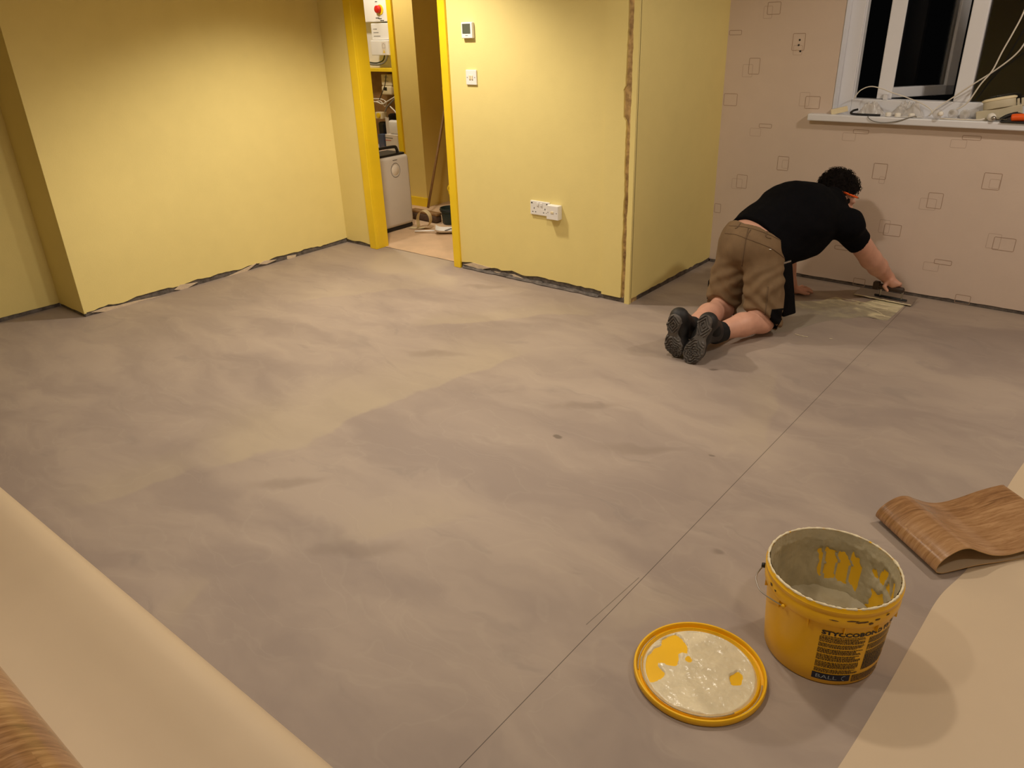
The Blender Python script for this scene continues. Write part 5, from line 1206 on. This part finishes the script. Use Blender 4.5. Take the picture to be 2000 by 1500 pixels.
# top unit with red rotary isolator
a, b = I(700, -40, 5.24), I(757, 42, 5.24)
e = empty('isolator_unit', ((a.x+b.x)/2, 5.3, b.z)); tag(e, 'white switch unit with red rotary isolator, top of the cupboard', 'isolator')
MB().box(a.x-0.05, b.x, 5.24, 5.36, b.z, a.z, 0.006).build('enclosure', M['white'], e)
c = I(740, 18, 5.235)
MB().lathe([(0, 0), (0.042, 0), (0.042, 0.006), (0, 0.006)], n=28, mtx=Matrix.Translation((c.x+0.012, 5.24, c.z-0.004))@Matrix.Rotation(R(90), 4, 'X')).build('yellow_backplate', M['gloss'], e, 40)
MB().lathe([(0, 0), (0.033, 0), (0.031, 0.030), (0.022, 0.036), (0, 0.036)], n=28, mtx=Matrix.Translation((c.x, 5.234, c.z))@Matrix.Rotation(R(90), 4, 'X')).build('red_knob', M['red'], e, 40)
for k, (dx, dz, w_) in enumerate(((-0.06, -0.075, 0.05), (-0.02, -0.082, 0.04), (0.0, -0.098, 0.05), (-0.05, 0.06, 0.03))): MB().box(c.x+dx, c.x+dx+w_, 5.2385, 5.241, c.z+dz, c.z+dz+0.006).build('printed_mark', M['ink'], e)
# consumer unit
a, b = I(722, 46, 5.22), I(760, 108, 5.22); zm = I(740, 78, 5.22).z
e = empty('consumer_unit', ((a.x+b.x)/2, 5.3, b.z)); tag(e, 'white fuse box with yellow warning sticker below the isolator', 'fuse box')
MB().box(a.x, b.x+0.01, 5.23, 5.36, zm, a.z, 0.005).build('upper_case', M['white'], e)
MB().box(a.x, b.x+0.015, 5.205, 5.36, b.z, zm-0.003, 0.006).build('front_cover', M['white'], e)
c = I(750, 96, 5.205)
MB().box(c.x-0.028, c.x+0.028, 5.2035, 5.206, c.z-0.05, c.z+0.06).build('sticker', M['carton'], e)
MB().add([(c.x-0.013, 5.203, c.z-0.032), (c.x+0.013, 5.203, c.z-0.032), (c.x, 5.203, c.z+0.0)], [(0, 1, 2)]).build('warning_triangle', M['gloss'], e)
MB().tube([(c.x-0.02, 5.2032, c.z+0.01), (c.x-0.02, 5.2032, c.z+0.035), (c.x, 5.2032, c.z+0.052), (c.x+0.02, 5.2032, c.z+0.035), (c.x+0.02, 5.2032, c.z+0.01)], 0.0012, 5, closed=True).build('printed_outline', M['grey'], e)
for k in range(3): MB().box(a.x+0.03, a.x+0.03+0.09-0.02*k, 5.2285, 5.231, zm+0.03+0.03*k, zm+0.035+0.03*k).build('printed_mark', M['grey'], e)
# cable loop under it
cable('grey_cable', [I(720, 124), I(728, 126), I(742, 126), I(752, 121), I(757, 110), I(757, 104)], 0.010, 'gcable', 'thick grey cable bending under the fuse box')
cable('green_cable', [I(718, 121, 5.26), I(735, 123, 5.26), I(748, 118, 5.26), I(751, 108, 5.26)], 0.006, 'green', 'thin green cable bending under the fuse box')
# shelf
zt = I(740, 133).z
e = MB().box(HX0, -5.40, 5.19, 5.36, zt-0.03, zt, 0.003).build('cupboard_shelf', M['gloss'], None, loc=(-6, 5.2, zt)); tag(e, 'yellow shelf across the electrics cupboard', 'shelf')
zl = I(760, 288).z
e = MB().box(HX0, -5.40, 5.04, 5.36, zl-0.04, zl-0.005, 0.003).build('cupboard_shelf', M['carton'], None, loc=(-6, 5.2, zl)); tag(e, 'pale lower shelf of the cupboard behind the dehumidifier handle', 'shelf')
e = MB().box(HX0, -5.44, 5.345, 5.358, zl, zt-0.03).build('meter_board', M['broomwood'], None, loc=(-6, 5.35, zl)); tag(e, 'brown wooden meter board below the yellow shelf', 'board')
# electricity meter
a, b = I(741, 145, 5.25), I(765, 186, 5.25); c = (a+b)/2
e = empty('electricity_meter', (c.x, 5.33, b.z)); tag(e, 'cream electricity meter with small dark display under the shelf', 'meter')
MB().box(a.x, b.x, 5.265, 5.345, c.z-0.01, a.z, 0.008).build('upper_case', M['cream_pl'], e); MB().box(a.x+0.006, b.x-0.004, 5.25, 5.345, b.z, c.z-0.012, 0.014, 3).build('terminal_cover', M['cream_pl'], e, 40)
MB().box(c.x-0.028, c.x+0.014, 5.2485, 5.252, c.z-0.052, c.z-0.022).build('display', M['black'], e)
for k in range(2): MB().box(c.x-0.03, c.x+0.03, 5.263, 5.266, c.z+0.03+0.035*k, c.z+0.034+0.035*k).build('printed_mark', M['grey'], e)
# tangled cables
for k, (pl, m_, r_, lab) in enumerate((([(716, 194), (730, 193), (746, 194), (754, 200), (752, 208), (744, 198), (736, 198)], 'cable', 0.005, 'white cable looping across the meter board'),
        ([(716, 199), (735, 199), (747, 203), (760, 196), (770, 190)], 'cable', 0.006, 'white cable crossing below the meter to the right'),
        ([(752, 218), (757, 208), (766, 198), (772, 192)], 'gcable', 0.007, 'grey cable climbing towards the cupboard frame'),
        ([(754, 146), (752, 165), (746, 182), (741, 195)], 'black', 0.004, 'thin black wire hanging across the meter'),
        ([(762, 208), (770, 216), (776, 224)], 'cable', 0.006, 'short white cable end beside the cupboard frame'))):
    cable('loose_cable', [I(*q, 5.18-0.012*k) for q in pl], r_, m_, lab, 6)
# brass valve / junction, black holder, white boxes
c = I(743, 225, 5.2)
e = empty('stop_valve', (c.x, 5.2, c.z-0.05)); tag(e, 'cream and yellow valve body on the meter board', 'valve')
MB().box(c.x-0.055, c.x+0.045, 5.18, 5.25, c.z-0.035, c.z+0.03, 0.008).build('body', M['cream_pl'], e)
MB().lathe([(0, 0), (0.025, 0), (0.022, 0.015), (0, 0.018)], n=20, mtx=Matrix.Translation((c.x, 5.18, c.z))@Matrix.Rotation(R(90), 4, 'X')).build('dial', M['gloss'], e, 40)
a, b = I(736, 236, 5.15), I(752, 283, 5.15)
zb_ = zl-0.004
def upright(name, px_a, px_b, py_t, y0, y1, m_, label, cat_, bev=0.004):
    p, q = I(px_a, py_t, y0), I(px_b, py_t, y0); e = MB().box(p.x, q.x, y0, y1, zb_, p.z, bev).build(name, M[m_], None, loc=((p.x+q.x)/2, (y0+y1)/2, zb_)); tag(e, label, cat_); return e
upright('black_canister', 737, 750, 238, 5.20, 5.28, 'black', 'black canister standing on the lower cupboard shelf', 'canister', 0.02)
upright('blue_box', 738, 748, 262, 5.13, 5.19, 'blue', 'blue grey box on the lower cupboard shelf', 'box')
upright('black_spray_bottle', 756, 765, 222, 5.24, 5.33, 'black', 'tall black bottle behind the white boxes', 'bottle', 0.02)
e = upright('white_carton', 752, 776, 262, 5.07, 5.16, 'carton', 'low white carton in front on the lower cupboard shelf', 'box')
p = I(753, 268, 5.0695); MB().box(p.x, p.x+0.10, 5.0685, 5.071, p.z-0.006, p.z).build('printed_line', M['grey'], e)
p = I(753, 273, 5.0695); MB().box(p.x, p.x+0.08, 5.0685, 5.071, p.z-0.004, p.z).build('printed_line', M['red'], e)
upright('white_carton', 752, 758, 229, 5.185, 5.195, 'carton', 'narrow white card standing upright beside the black bottle', 'box', 0.002)
p0, p1 = I(761, 262, 5.10), I(778, 236, 5.10)
e = MB().box(p0.x, p1.x, 5.09, 5.15, p0.z+0.003, p1.z, 0.02, 3).build('white_jug', M['white'], None, 40, loc=((p0.x+p1.x)/2, 5.12, p0.z+0.003)); tag(e, 'rounded white plastic box on top of the low carton', 'box')
c = I(744, 278, 5.10)
tag(MB().lathe([(0, 0), (0.012, 0.002), (0.014, 0.012), (0.008, 0.022), (0, 0.024)], (c.x, 5.10, zb_), 14).build('indicator_lamp', M['neon'], None, True, loc=(c.x, 5.10, zb_)), 'small glowing orange indicator on the lower cupboard shelf', 'lamp')
